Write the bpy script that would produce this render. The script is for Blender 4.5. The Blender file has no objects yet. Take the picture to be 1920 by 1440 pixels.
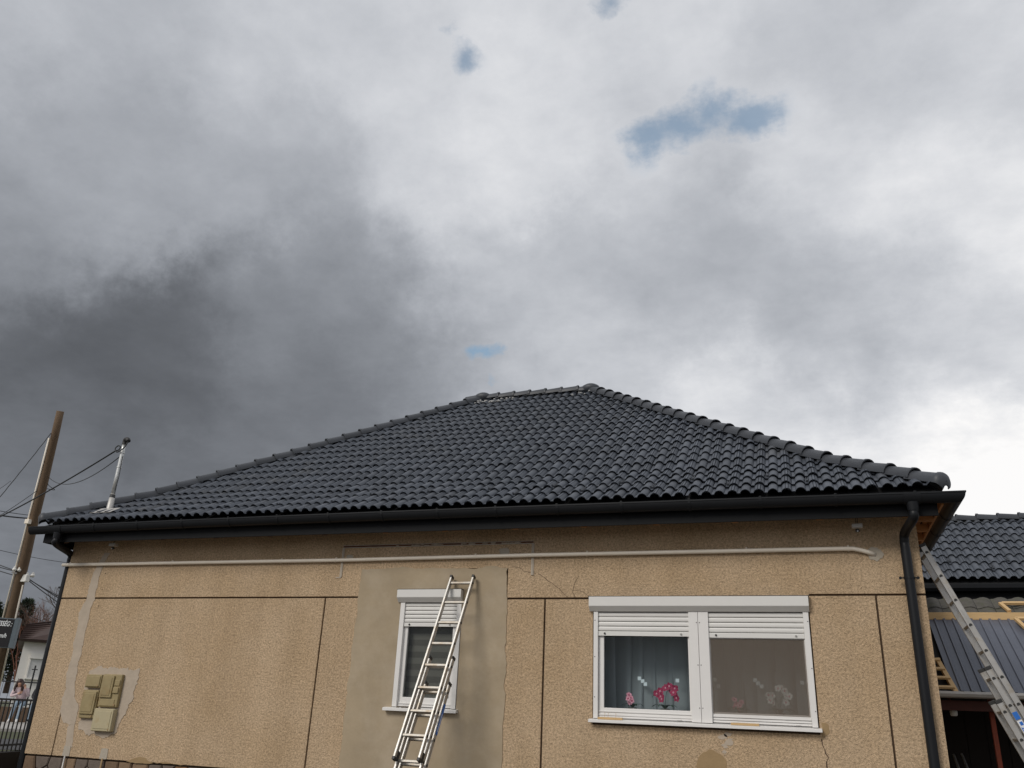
import bpy, bmesh, math, random
import numpy as np
from mathutils import Vector, Matrix

random.seed(7)
rng = np.random.default_rng(7)
scene = bpy.context.scene
COL = scene.collection

# ------------------------------------------------------------------ camera
CAM = Vector((0.0, -10.2, 1.6))
FW = Vector((-0.3130509, 0.8726734, 0.3747536))
RT_ = Vector((0.9460681, 0.3211854, 0.0423680))
UP_ = Vector((0.0833920, -0.3678058, 0.9261559))
FPX = 1560.0
cam = bpy.data.cameras.new('camera')
cam.sensor_width = 36.0
cam.lens = FPX / 1920 * 36.0
cam.clip_start = 0.1
cam.clip_end = 3000
cam_ob = bpy.data.objects.new('camera', cam)
M = Matrix((RT_, UP_, -FW)).transposed().to_4x4()
M.translation = CAM
cam_ob.matrix_world = M
COL.objects.link(cam_ob)
scene.camera = cam_ob
scene.render.resolution_x = 1024
scene.render.resolution_y = 768
scene.view_settings.view_transform = 'Standard'
scene.view_settings.look = 'None'
scene.view_settings.exposure = 0.0
scene.view_settings.gamma = 1.0


def ray(u, v):
    return FW + RT_ * ((u - 960) / FPX) - UP_ * ((v - 720) / FPX)


def P(u, v, d):
    """point seen at photograph pixel u,v at d metres along the view axis"""
    return CAM + ray(u, v) * d


def PY(u, v, y):
    r = ray(u, v)
    return CAM + r * ((y - CAM.y) / r.y)


# ------------------------------------------------------------------ world
SUN_TO = Vector((-0.34, -0.74, 0.60)).normalized()
sun_el = math.asin(SUN_TO.z)
sun_rot = math.atan2(SUN_TO.x, SUN_TO.y)
world = bpy.data.worlds.new('World')
scene.world = world
world.use_nodes = True
wt = world.node_tree
wt.nodes.clear()


def wn(kind, **kw):
    n = wt.nodes.new(kind)
    for k, val in kw.items():
        setattr(n, k, val)
    return n


def wl(a, b):
    wt.links.new(a, b)


def wmath(op, a, b=None, c=None, clamp=False):
    n = wn('ShaderNodeMath', operation=op)
    n.use_clamp = clamp
    for i, x in enumerate((a, b, c)):
        if x is None:
            continue
        if isinstance(x, (int, float)):
            n.inputs[i].default_value = x
        else:
            wl(x, n.inputs[i])
    return n.outputs[0]


def wvec(op, a, b=None, scale=None):
    n = wn('ShaderNodeVectorMath', operation=op)
    for i, x in enumerate((a, b)):
        if x is None:
            continue
        if isinstance(x, (tuple, list, Vector)):
            n.inputs[i].default_value = tuple(x)
        else:
            wl(x, n.inputs[i])
    if scale is not None:
        if isinstance(scale, (int, float)):
            n.inputs['Scale'].default_value = scale
        else:
            wl(scale, n.inputs['Scale'])
    return n.outputs['Value'] if op in ('DOT_PRODUCT', 'LENGTH') else n.outputs[0]


def wnoise(vec, scale, detail=4, rough=0.55, dist=0.0, out='Fac'):
    n = wn('ShaderNodeTexNoise')
    n.inputs['Scale'].default_value = scale
    n.inputs['Detail'].default_value = detail
    n.inputs['Roughness'].default_value = rough
    n.inputs['Distortion'].default_value = dist
    wl(vec, n.inputs['Vector'])
    return n.outputs[out]


def s2l(c):
    c /= 255.0
    return c / 12.92 if c <= 0.04045 else ((c + 0.055) / 1.055) ** 2.4


tc = wn('ShaderNodeTexCoord')
D0 = tc.outputs['Generated']
# billowing warp of the sky direction: gives cloud banks ragged, curling rims
n1 = wvec('SUBTRACT', wnoise(D0, 3.2, 2, 0.55, 0.0, 'Color'), (0.5, 0.5, 0.5))
n2 = wvec('SUBTRACT', wnoise(D0, 10.0, 6, 0.66, 0.0, 'Color'), (0.5, 0.5, 0.5))
DW = wvec('ADD', D0, wvec('SCALE', n1, scale=0.10))
DW = wvec('ADD', DW, wvec('SCALE', n2, scale=0.14))
DW = wvec('NORMALIZE', DW)
# cloud banks: brightness of the cover in the directions they hang in
BANKS = [
    (40, 40, 186), (280, 60, 176), (150, 190, 160), (300, 230, 160), (350, 100, 192), (480, 140, 200), (720, 90, 205),
    (960, 60, 213), (1000, 230, 216), (1250, 90, 208), (1560, 70, 196), (1850, 120, 208),
    (1650, 230, 198), (1500, 345, 216), (1220, 350, 208), (900, 340, 214), (760, 300, 206),
    (600, 290, 176), (480, 300, 176), (300, 370, 166), (80, 350, 160), (40, 450, 142), (130, 620, 94), (340, 620, 100),
    (500, 540, 136), (640, 430, 150), (700, 520, 138), (770, 600, 126), (600, 720, 122), (250, 720, 102),
    (80, 780, 110), (800, 430, 196), (880, 560, 190), (850, 690, 140), (940, 640, 184), (1050, 560, 194), (1150, 460, 180), (1310, 420, 176),
    (1340, 550, 182), (1500, 600, 176), (1620, 690, 192), (1120, 660, 198), (1500, 440, 178),
    (1710, 350, 226), (1670, 490, 190), (1880, 430, 230), (1830, 620, 210), (1400, 730, 218),
    (1690, 810, 240), (1890, 880, 255), (50, 1000, 126), (400, 850, 118), (950, 780, 186)]
K = 560.5
acc = None
for (u, v, g) in BANKS:
    d = ray(u, v).normalized()
    w = wmath('POWER', wvec('DOT_PRODUCT', DW, d), K)
    n = wn('ShaderNodeVectorMath', operation='MULTIPLY_ADD')
    wl(w, n.inputs[0])
    n.inputs[1].default_value = (s2l(g), 1.0, 0.0)
    if acc is None:
        n.inputs[2].default_value = (0.55 * 4e-4, 4e-4, 0.0)
    else:
        wl(acc, n.inputs[2])
    acc = n.outputs[0]
sp = wn('ShaderNodeSeparateXYZ')
wl(acc, sp.inputs[0])
num, den = sp.outputs[0], sp.outputs[1]
lum = wmath('DIVIDE', num, den)
# billows: flattened towards the horizon like a real cloud deck
sep = wn('ShaderNodeSeparateXYZ')
wl(D0, sep.inputs[0])
dz = wmath('MAXIMUM', wmath('ADD', sep.outputs['Z'], 0.22), 0.05)
flat = wn('ShaderNodeCombineXYZ')
wl(wmath('DIVIDE', sep.outputs['X'], dz), flat.inputs[0])
wl(wmath('DIVIDE', sep.outputs['Y'], dz), flat.inputs[1])
b1 = wnoise(flat.outputs[0], 2.6, 5, 0.58, 0.0)
b2 = wnoise(flat.outputs[0], 8.5, 7, 0.64, 0.0)
bil = wmath('MULTIPLY_ADD', b1, 0.55, 0.735)
bil = wmath('MULTIPLY', bil, wmath('MULTIPLY_ADD', b2, 0.42, 0.80))
lum = wmath('MULTIPLY', lum, bil)
lum = wmath('MINIMUM', lum, 0.97)
tint = wn('ShaderNodeMix', data_type='RGBA')
tint.inputs[6].default_value = (0.915, 0.98, 1.10, 1)
tint.inputs[7].default_value = (1.01, 1.0, 0.995, 1)
wl(wmath('POWER', wmath('MULTIPLY', lum, 1.05, clamp=True), 1.6), tint.inputs[0])
ccol = wvec('SCALE', tint.outputs[2], scale=lum)
bg_c = wn('ShaderNodeBackground')
wl(ccol, bg_c.inputs[0])
bg_c.inputs[1].default_value = 1.0
sky = wn('ShaderNodeTexSky')
sky.sky_type = 'NISHITA'
sky.sun_disc = False
sky.sun_elevation = sun_el
sky.sun_rotation = sun_rot
sky.air_density = 1.0
sky.dust_density = 0.6
bg_s = wn('ShaderNodeBackground')
wl(wvec('MULTIPLY', sky.outputs[0], (0.86, 1.06, 0.98)), bg_s.inputs[0])
bg_s.inputs[1].default_value = 0.15
# gaps in the cover where the blue shows
gap = None
DG = wvec('NORMALIZE', wvec('ADD', D0, wvec('SCALE', n2, scale=0.06)))
for (u, v, k, a) in [(1345, 222, 2600, 0.78), (1275, 236, 2400, 0.8), (1200, 268, 3200, 0.8), (1420, 228, 3000, 0.72), (868, 112, 6000, 0.62),
                     (890, 664, 20000, 0.56), (915, 659, 20000, 0.6), (940, 656, 20000, 0.56), (918, 718, 24000, 0.6), (835, 45, 7000, 0.5), (1150, 5, 5000, 0.65)]:
    d = ray(u, v).normalized()
    w = wmath('POWER', wvec('DOT_PRODUCT', DG, d), float(k) + 0.5)
    gap = wmath('MULTIPLY_ADD', w, a, gap if gap is not None else 0.0)
gate = wmath('MULTIPLY', gap, 5.0, clamp=True)
gap = wmath('MULTIPLY', wmath('ADD', gap, wmath('MULTIPLY_ADD', b2, 2.4, -1.42)), gate)
gap = wmath('MULTIPLY', gap, 1.15, clamp=True)
gap = wmath('MULTIPLY', wmath('SMOOTH_MIN', gap, 0.68, 0.25), 1.0, clamp=True)
mixs = wn('ShaderNodeMixShader')
wl(gap, mixs.inputs[0])
wl(bg_c.outputs[0], mixs.inputs[1])
wl(bg_s.outputs[0], mixs.inputs[2])
world.cycles.sampling_method = 'MANUAL'
world.cycles.sample_map_resolution = 256
scene.cycles.max_bounces = 6
scene.cycles.diffuse_bounces = 3
scene.cycles.glossy_bounces = 3
scene.cycles.transparent_max_bounces = 8
wo = wn('ShaderNodeOutputWorld')
wl(mixs.outputs[0], wo.inputs[0])

sun = bpy.data.lights.new('sun', 'SUN')
sun.energy = 1.75
sun.angle = math.radians(22)
sun.color = (1.0, 0.95, 0.88)
sun_ob = bpy.data.objects.new('sun', sun)
sun_ob.rotation_euler = SUN_TO.to_track_quat('Z', 'Y').to_euler()
sun_ob.location = (10, -20, 20)
COL.objects.link(sun_ob)


# ------------------------------------------------------------------ mesh helpers
class MB:
    def __init__(self):
        self.v, self.f, self.m = [], [], []

    def add(self, vs, fs, mi=0):
        o = len(self.v)
        self.v += [tuple(x) for x in vs]
        self.f += [tuple(i + o for i in f) for f in fs]
        self.m += [mi] * len(fs)
        return self

    def box(self, x0, x1, y0, y1, z0, z1, mi=0):
        vs = [(x, y, z) for z in (z0, z1) for y in (y0, y1) for x in (x0, x1)]
        return self.add(vs, [(0, 2, 3, 1), (4, 5, 7, 6), (0, 1, 5, 4), (2, 6, 7, 3), (0, 4, 6, 2), (1, 3, 7, 5)], mi)

    def beam(self, a, b, w, h, up=(0, 0, 1), mi=0):
        """rectangular bar from a to b; w across, h along up"""
        a, b, up = Vector(a), Vector(b), Vector(up)
        d = (b - a).normalized()
        s = d.cross(up).normalized()
        n = s.cross(d).normalized()
        vs = []
        for p in (a, b):
            for i, j in ((-1, -1), (1, -1), (1, 1), (-1, 1)):
                vs.append(p + s * (i * w / 2) + n * (j * h / 2))
        return self.add(vs, [(0, 3, 2, 1), (4, 5, 6, 7), (0, 1, 5, 4), (1, 2, 6, 5), (2, 3, 7, 6), (3, 0, 4, 7)], mi)

    def tube(self, pts, r, n=8, caps=True, mi=0):
        pts = [Vector(p) for p in pts]
        rs = r if isinstance(r, (list, tuple)) else [r] * len(pts)
        vs, fs = [], []
        ref = None
        for i, p in enumerate(pts):
            t = (pts[min(i + 1, len(pts) - 1)] - pts[max(i - 1, 0)]).normalized()
            if ref is None:
                ref = Vector((0, 0, 1)) if abs(t.z) < 0.9 else Vector((1, 0, 0))
            s = t.cross(ref).normalized()
            q = s.cross(t).normalized()
            ref = q
            for k in range(n):
                a = 2 * math.pi * k / n
                vs.append(p + (s * math.cos(a) + q * math.sin(a)) * rs[i])
        for i in range(len(pts) - 1):
            for k in range(n):
                a, b = i * n + k, i * n + (k + 1) % n
                fs.append((a, b, b + n, a + n))
        if caps:
            fs.append(tuple(range(n - 1, -1, -1)))
            fs.append(tuple(range((len(pts) - 1) * n, len(pts) * n)))
        return self.add(vs, fs, mi)

    def prism(self, prof, x0, x1, mi=0):
        """profile in (y,z) swept along x"""
        n = len(prof)
        vs = [(x0, y, z) for y, z in prof] + [(x1, y, z) for y, z in prof]
        fs = [(i, (i + 1) % n, (i + 1) % n + n, i + n) for i in range(n)]
        fs += [tuple(range(n - 1, -1, -1)), tuple(range(n, 2 * n))]
        return self.add(vs, fs, mi)

    def ball(self, c, rx, ry=None, rz=None, nu=10, nv=6, mi=0):
        ry = ry or rx
        rz = rz or rx
        c = Vector(c)
        vs = [c + Vector((0, 0, rz))]
        for j in range(1, nv):
            t = math.pi * j / nv
            for i in range(nu):
                a = 2 * math.pi * i / nu
                vs.append(c + Vector((rx * math.sin(t) * math.cos(a), ry * math.sin(t) * math.sin(a), rz * math.cos(t))))
        vs.append(c - Vector((0, 0, rz)))
        fs = [(0, 1 + i, 1 + (i + 1) % nu) for i in range(nu)]
        for j in range(nv - 2):
            for i in range(nu):
                a, b = 1 + j * nu + i, 1 + j * nu + (i + 1) % nu
                fs.append((a, a + nu, b + nu, b))
        l = len(vs) - 1
        fs += [(l, 1 + (nv - 2) * nu + (i + 1) % nu, 1 + (nv - 2) * nu + i) for i in range(nu)]
        return self.add(vs, fs, mi)

    def mesh(self, name):
        me = bpy.data.meshes.new(name)
        me.from_pydata(self.v, [], self.f)
        if any(self.m):
            me.polygons.foreach_set('material_index', self.m)
        bm = bmesh.new()
        bm.from_mesh(me)
        bmesh.ops.recalc_face_normals(bm, faces=bm.faces)
        bm.to_mesh(me)
        bm.free()
        me.update()
        return me


def link(name, me, mats, parent=None, smooth=False, bevel=0.0):
    o = bpy.data.objects.new(name, me)
    COL.objects.link(o)
    if me is not None:
        if not me.materials:
            for m in (mats if isinstance(mats, (list, tuple)) else [mats]):
                me.materials.append(m)
        if smooth:
            me.polygons.foreach_set('use_smooth', [True] * len(me.polygons))
    if parent is not None:
        o.parent = parent
        if parent.type == 'EMPTY':
            o.matrix_parent_inverse = Matrix.Translation(-Vector(parent.location))
    if bevel:
        b = o.modifiers.new('bevel', 'BEVEL')
        b.width = bevel
        b.segments = 2
        b.limit_method = 'ANGLE'
    return o


def part(name, mb, mats, parent=None, smooth=False, bevel=0.0):
    return link(name, mb.mesh(name), mats, parent, smooth, bevel)


def tag(o, label, cat, group=None):
    o['label'] = label
    o['category'] = cat
    if group:
        o['group'] = group
    return o


def thing(name, label, cat, loc, group=None):
    o = bpy.data.objects.new(name, None)
    COL.objects.link(o)
    o.location = loc
    o.empty_display_size = 0.1
    return tag(o, label, cat, group)


def struct(name, mb, mats):
    o = part(name, mb, mats)
    o['kind'] = 'structure'
    return o


def slab(x0, x1, z0, z1, y0, y1, holes=(), mi=0, mb=None):
    """upright slab (front y0, back y1) with rectangular openings"""
    xs = sorted({x0, x1, *[min(max(h[0], x0), x1) for h in holes], *[min(max(h[1], x0), x1) for h in holes]})
    zs = sorted({z0, z1, *[min(max(h[2], z0), z1) for h in holes], *[min(max(h[3], z0), z1) for h in holes]})
    nx, nz = len(xs) - 1, len(zs) - 1

    def full(i, j):
        if not (0 <= i < nx and 0 <= j < nz):
            return False
        cx, cz = (xs[i] + xs[i + 1]) / 2, (zs[j] + zs[j + 1]) / 2
        return not any(h[0] < cx < h[1] and h[2] < cz < h[3] for h in holes)
    mb = mb or MB()
    idx = {}

    def vid(i, j, k):
        key = (i, j, k)
        if key not in idx:
            idx[key] = len(vs)
            vs.append((xs[i], y0 if k == 0 else y1, zs[j]))
        return idx[key]
    vs, fs = [], []
    for i in range(nx):
        for j in range(nz):
            if not full(i, j):
                continue
            fs.append((vid(i, j, 0), vid(i + 1, j, 0), vid(i + 1, j + 1, 0), vid(i, j + 1, 0)))
            fs.append((vid(i, j, 1), vid(i, j + 1, 1), vid(i + 1, j + 1, 1), vid(i + 1, j, 1)))
            if not full(i - 1, j):
                fs.append((vid(i, j, 0), vid(i, j + 1, 0), vid(i, j + 1, 1), vid(i, j, 1)))
            if not full(i + 1, j):
                fs.append((vid(i + 1, j, 0), vid(i + 1, j, 1), vid(i + 1, j + 1, 1), vid(i + 1, j + 1, 0)))
            if not full(i, j - 1):
                fs.append((vid(i, j, 0), vid(i, j, 1), vid(i + 1, j, 1), vid(i + 1, j, 0)))
            if not full(i, j + 1):
                fs.append((vid(i, j + 1, 0), vid(i + 1, j + 1, 0), vid(i + 1, j + 1, 1), vid(i, j + 1, 1)))
    return mb.add(vs, fs, mi)


def ragged(outline, amp, step=0.05, closed=True):
    """roughen an outline of (x,z) points"""
    out = []
    n = len(outline)
    wv = rng.normal(0, 1, 4000)
    wv = np.convolve(wv, [.15, .25, .3, .25, .15], 'same') * 1.7 + rng.normal(0, .35, 4000)
    ci = 0
    for i in range(n if closed else n - 1):
        a, b = np.array(outline[i]), np.array(outline[(i + 1) % n])
        L = np.linalg.norm(b - a)
        m = max(1, int(L / step))
        nrm = np.array([-(b - a)[1], (b - a)[0]]) / max(L, 1e-6)
        for k in range(m):
            p = a + (b - a) * k / m
            ci += 1
            out.append(tuple(p + nrm * wv[ci] * amp * (1 if k else 0.5)))
    return out


def sheet(name, outline, y, t, mats, parent, holes=()):
    """thin ragged plaster skin in the facade plane: front at y, thickness t"""
    bm = bmesh.new()
    edges = []
    for loop in [outline, *holes]:
        vs = [bm.verts.new((x, y, z)) for x, z in loop]
        for i in range(len(vs)):
            edges.append(bm.edges.new((vs[i], vs[(i + 1) % len(vs)])))
    bmesh.ops.triangle_fill(bm, use_beauty=True, use_dissolve=False, edges=edges)
    geo = bmesh.ops.extrude_face_region(bm, geom=bm.faces[:])
    bmesh.ops.translate(bm, vec=(0, t, 0), verts=[g for g in geo['geom'] if isinstance(g, bmesh.types.BMVert)])
    bmesh.ops.recalc_face_normals(bm, faces=bm.faces)
    me = bpy.data.meshes.new(name)
    bm.to_mesh(me)
    bm.free()
    return link(name, me, mats, parent)


# ------------------------------------------------------------------ materials
def new_mat(name):
    m = bpy.data.materials.new(name)
    m.use_nodes = True
    return m, m.node_tree, m.node_tree.nodes['Principled BSDF']


def mat(name, col, rough=0.7, metal=0.0, var=0.0, vscale=6.0, bump=0.0, bscale=60.0, dirt=None, rnd=0.0, spec=0.5, bdist=0.01,
        stretch=None):
    """procedural surface: base colour, broad colour drift (var), fine relief (bump), patches of a second colour (dirt)"""
    m, t, p = new_mat(name)
    N, Lk = t.nodes, t.links
    p.inputs['Roughness'].default_value = rough
    p.inputs['Metallic'].default_value = metal
    p.inputs['Specular IOR Level'].default_value = spec
    co = N.new('ShaderNodeTexCoord').outputs['Object']
    if stretch:
        mp = N.new('ShaderNodeMapping')
        mp.inputs['Scale'].default_value = stretch
        Lk.new(co, mp.inputs[0])
        co = mp.outputs[0]

    def noise(sc, det=5, ro=0.6):
        n = N.new('ShaderNodeTexNoise')
        n.inputs['Scale'].default_value = sc
        n.inputs['Detail'].default_value = det
        n.inputs['Roughness'].default_value = ro
        Lk.new(co, n.inputs['Vector'])
        return n.outputs['Fac']
    cur = None
    rgb = N.new('ShaderNodeRGB')
    rgb.outputs[0].default_value = (*col, 1)
    cur = rgb.outputs[0]
    if dirt:
        dc, amt, sc = dirt
        mr = N.new('ShaderNodeMapRange')
        mr.inputs['From Min'].default_value = 0.62 - amt * 0.3
        mr.inputs['From Max'].default_value = 0.78 - amt * 0.2
        Lk.new(noise(sc, 6, 0.65), mr.inputs[0])
        mx = N.new('ShaderNodeMix')
        mx.data_type = 'RGBA'
        Lk.new(mr.outputs[0], mx.inputs[0])
        Lk.new(cur, mx.inputs[6])
        mx.inputs[7].default_value = (*dc, 1)
        cur = mx.outputs[2]
    f = None
    if var:
        ma = N.new('ShaderNodeMath')
        ma.operation = 'MULTIPLY_ADD'
        Lk.new(noise(vscale), ma.inputs[0])
        ma.inputs[1].default_value = var * 2
        ma.inputs[2].default_value = 1 - var
        f = ma.outputs[0]
    if rnd:
        oi = N.new('ShaderNodeObjectInfo')
        ma = N.new('ShaderNodeMath')
        ma.operation = 'MULTIPLY_ADD'
        Lk.new(oi.outputs['Random'], ma.inputs[0])
        ma.inputs[1].default_value = rnd * 2
        ma.inputs[2].default_value = 1 - rnd
        if f is None:
            f = ma.outputs[0]
        else:
            mm = N.new('ShaderNodeMath')
            mm.operation = 'MULTIPLY'
            Lk.new(f, mm.inputs[0])
            Lk.new(ma.outputs[0], mm.inputs[1])
            f = mm.outputs[0]
    if f is not None:
        vs = N.new('ShaderNodeVectorMath')
        vs.operation = 'SCALE'
        Lk.new(cur, vs.inputs[0])
        Lk.new(f, vs.inputs['Scale'])
        cur = vs.outputs[0]
    Lk.new(cur, p.inputs['Base Color'])
    if bump:
        b = N.new('ShaderNodeBump')
        b.inputs['Strength'].default_value = bump
        b.inputs['Distance'].default_value = bdist
        Lk.new(noise(bscale, 4, 0.6), b.inputs['Height'])
        Lk.new(b.outputs[0], p.inputs['Normal'])
    return m


def roughcast(name, col, warm):
    """thrown roughcast render: dense pebbly relief, darker in the pits, weathered drift"""
    m, t, p = new_mat(name)
    N, Lk = t.nodes, t.links
    p.inputs['Roughness'].default_value = 0.95
    p.inputs['Specular IOR Level'].default_value = 0.15
    co = N.new('ShaderNodeTexCoord').outputs['Object']

    def noise(sc, det, ro, dist=0.0):
        n = N.new('ShaderNodeTexNoise')
        n.inputs['Scale'].default_value = sc
        n.inputs['Detail'].default_value = det
        n.inputs['Roughness'].default_value = ro
        n.inputs['Distortion'].default_value = dist
        Lk.new(co, n.inputs['Vector'])
        return n.outputs['Fac']
    mixn = N.new('ShaderNodeMath')
    mixn.operation = 'MULTIPLY_ADD'
    Lk.new(noise(105, 2, 0.6), mixn.inputs[0])
    mixn.inputs[1].default_value = 0.45
    hal = N.new('ShaderNodeMath')
    hal.operation = 'MULTIPLY'
    Lk.new(noise(40, 3, 0.65), hal.inputs[0])
    hal.inputs[1].default_value = 0.55
    Lk.new(hal.outputs[0], mixn.inputs[2])
    fine = mixn.outputs[0]
    broad = noise(1.1, 5, 0.6)
    mid = noise(14, 4, 0.65)
    mx = N.new('ShaderNodeMix')
    mx.data_type = 'RGBA'
    mr = N.new('ShaderNodeMapRange')
    mr.inputs['From Min'].default_value = 0.35
    mr.inputs['From Max'].default_value = 0.68
    Lk.new(broad, mr.inputs[0])
    Lk.new(mr.outputs[0], mx.inputs[0])
    mx.inputs[6].default_value = (*col, 1)
    mx.inputs[7].default_value = (*warm, 1)
    # base colour follows the fine relief: low spots darker, high spots lighter
    g = N.new('ShaderNodeMath')
    g.operation = 'MULTIPLY_ADD'
    Lk.new(fine, g.inputs[0])
    g.inputs[1].default_value = 3.0
    g.inputs[2].default_value = -0.50
    g2 = N.new('ShaderNodeMath')
    g2.operation = 'MULTIPLY_ADD'
    Lk.new(mid, g2.inputs[0])
    g2.inputs[1].default_value = 0.36
    g2.inputs[2].default_value = 0.82
    gmin = N.new('ShaderNodeMath')
    gmin.operation = 'MAXIMUM'
    Lk.new(g.outputs[0], gmin.inputs[0])
    gmin.inputs[1].default_value = 0.5
    gmax = N.new('ShaderNodeMath')
    gmax.operation = 'MINIMUM'
    Lk.new(gmin.outputs[0], gmax.inputs[0])
    gmax.inputs[1].default_value = 1.3
    gm = N.new('ShaderNodeMath')
    gm.operation = 'MULTIPLY'
    Lk.new(gmax.outputs[0], gm.inputs[0])
    Lk.new(g2.outputs[0], gm.inputs[1])
    mp = N.new('ShaderNodeMapping')
    mp.inputs['Scale'].default_value = (3.2, 3.2, 0.35)
    Lk.new(co, mp.inputs[0])
    st = N.new('ShaderNodeTexNoise')
    st.inputs['Scale'].default_value = 1.0
    st.inputs['Detail'].default_value = 5
    st.inputs['Roughness'].default_value = 0.65
    Lk.new(mp.outputs[0], st.inputs['Vector'])
    s3 = N.new('ShaderNodeMath')
    s3.operation = 'MULTIPLY_ADD'
    Lk.new(st.outputs['Fac'], s3.inputs[0])
    s3.inputs[1].default_value = 0.34
    s3.inputs[2].default_value = 0.83
    s4 = N.new('ShaderNodeMath')
    s4.operation = 'MULTIPLY'
    Lk.new(gm.outputs[0], s4.inputs[0])
    Lk.new(s3.outputs[0], s4.inputs[1])
    sc = N.new('ShaderNodeVectorMath')
    sc.operation = 'SCALE'
    Lk.new(mx.outputs[2], sc.inputs[0])
    Lk.new(s4.outputs[0], sc.inputs['Scale'])
    Lk.new(sc.outputs[0], p.inputs['Base Color'])
    b = N.new('ShaderNodeBump')
    b.inputs['Strength'].default_value = 0.9
    b.inputs['Distance'].default_value = 0.03
    Lk.new(fine, b.inputs['Height'])
    Lk.new(b.outputs[0], p.inputs['Normal'])
    return m


def glass_mat(name, tint=(0.92, 0.96, 0.97)):
    m, t, p = new_mat(name)
    N, Lk = t.nodes, t.links
    tr = N.new('ShaderNodeBsdfTransparent')
    tr.inputs[0].default_value = (*tint, 1)
    gl = N.new('ShaderNodeBsdfGlossy')
    gl.inputs['Roughness'].default_value = 0.02
    fr = N.new('ShaderNodeFresnel')
    fr.inputs['IOR'].default_value = 1.28
    mx = N.new('ShaderNodeMixShader')
    Lk.new(fr.outputs[0], mx.inputs[0])
    Lk.new(tr.outputs[0], mx.inputs[1])
    Lk.new(gl.outputs[0], mx.inputs[2])
    Lk.new(mx.outputs[0], N['Material Output'].inputs['Surface'])
    return m


def veil(name, col, cover, weave=0.0):
    """thin woven cloth: part fibre, part hole"""
    m, t, p = new_mat(name)
    N, Lk = t.nodes, t.links
    tr = N.new('ShaderNodeBsdfTransparent')
    df = N.new('ShaderNodeBsdfDiffuse')
    df.inputs[0].default_value = (*col, 1)
    tl = N.new('ShaderNodeBsdfTranslucent')
    tl.inputs[0].default_value = (*col, 1)
    a = N.new('ShaderNodeMixShader')
    a.inputs[0].default_value = 0.3
    Lk.new(df.outputs[0], a.inputs[1])
    Lk.new(tl.outputs[0], a.inputs[2])
    mx = N.new('ShaderNodeMixShader')
    mx.inputs[0].default_value = cover
    Lk.new(tr.outputs[0], mx.inputs[1])
    Lk.new(a.outputs[0], mx.inputs[2])
    Lk.new(mx.outputs[0], N['Material Output'].inputs['Surface'])
    return m


M_ROUGH = roughcast('roughcast_ochre', (0.545, 0.403, 0.264), (0.48, 0.343, 0.210))
M_BACK = mat('groove_mortar', (0.10, 0.065, 0.04), 0.95, var=0.2)
M_SMOOTH = mat('smooth_plaster', (0.375, 0.300, 0.205), 0.9, var=0.24, vscale=2.2, bump=0.25, bscale=22, dirt=((0.42, 0.345, 0.25), 0.6, 1.7), spec=0.2)
M_CEMENT = mat('grey_cement', (0.45, 0.375, 0.295), 0.92, var=0.22, vscale=7, bump=0.5, bscale=30, spec=0.15)
M_CEMENT2 = mat('pale_filler', (0.42, 0.37, 0.30), 0.9, var=0.12, vscale=20, bump=0.4, bscale=40, spec=0.15)
M_SMEAR = mat('mortar_dust', (0.46, 0.455, 0.44), 0.95, var=0.3, vscale=30)
M_STAIN = mat('damp_mortar', (0.33, 0.23, 0.125), 0.9, var=0.15, vscale=12, bump=0.3, bscale=40, spec=0.15)
M_CRACK = mat('crack_dark', (0.07, 0.045, 0.03), 1.0)
M_WHITE = mat('white_upvc', (0.76, 0.74, 0.715), 0.38, var=0.04, vscale=9)
M_ALUW = mat('white_shutter', (0.70, 0.685, 0.655), 0.42, var=0.03, vscale=9)
M_GASKET = mat('black_rubber', (0.02, 0.02, 0.02), 0.6)
M_TILE = mat('tile_anthracite', (0.060, 0.069, 0.086), 0.54, var=0.22, vscale=5, bump=0.06, bscale=120, rnd=0.18, dirt=((0.08, 0.083, 0.088), 0.35, 2.3), spec=0.6)
M_RIDGE = mat('ridge_anthracite', (0.046, 0.050, 0.058), 0.5, var=0.2, vscale=5, bump=0.10, bscale=120, rnd=0.15, spec=0.5)
M_DUST = mat('dusty_tile', (0.24, 0.235, 0.225), 0.8, var=0.5, vscale=14, rnd=0.2)
M_FASC = mat('fascia_black', (0.006, 0.0065, 0.0075), 0.6, var=0.2, vscale=4, spec=0.15)
M_DECK = mat('underlay', (0.012, 0.012, 0.013), 0.9)
M_GUT = mat('gutter_anthracite', (0.009, 0.010, 0.012), 0.45, var=0.2, vscale=4, spec=0.25)
M_WOODD = mat('eave_wood_dark', (0.16, 0.085, 0.045), 0.8, var=0.3, vscale=9, stretch=(1, 6, 6))
M_WOODO = mat('eave_wood_orange', (0.50, 0.235, 0.09), 0.75, var=0.3, vscale=8, stretch=(1, 6, 6))
M_PINE = mat('new_pine', (0.56, 0.375, 0.18), 0.7, var=0.18, vscale=6, stretch=(1, 8, 8), bump=0.1, bscale=30)
M_ALU = mat('ladder_aluminium', (0.47, 0.455, 0.43), 0.46, metal=0.75, var=0.16, vscale=10, dirt=((0.40, 0.35, 0.28), 0.35, 9))
M_ALUD = mat('rung_aluminium', (0.40, 0.375, 0.335), 0.5, metal=0.6, var=0.2, vscale=14, dirt=((0.33, 0.27, 0.2), 0.5, 11))
M_BLACKP = mat('black_plastic', (0.025, 0.024, 0.023), 0.55)
M_BLUE = mat('blue_sticker', (0.02, 0.14, 0.50), 0.45)
M_STICK = mat('white_sticker', (0.72, 0.74, 0.76), 0.45)
M_CREAM = mat('cream_conduit', (0.82, 0.74, 0.62), 0.5, var=0.08, vscale=5)
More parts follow.
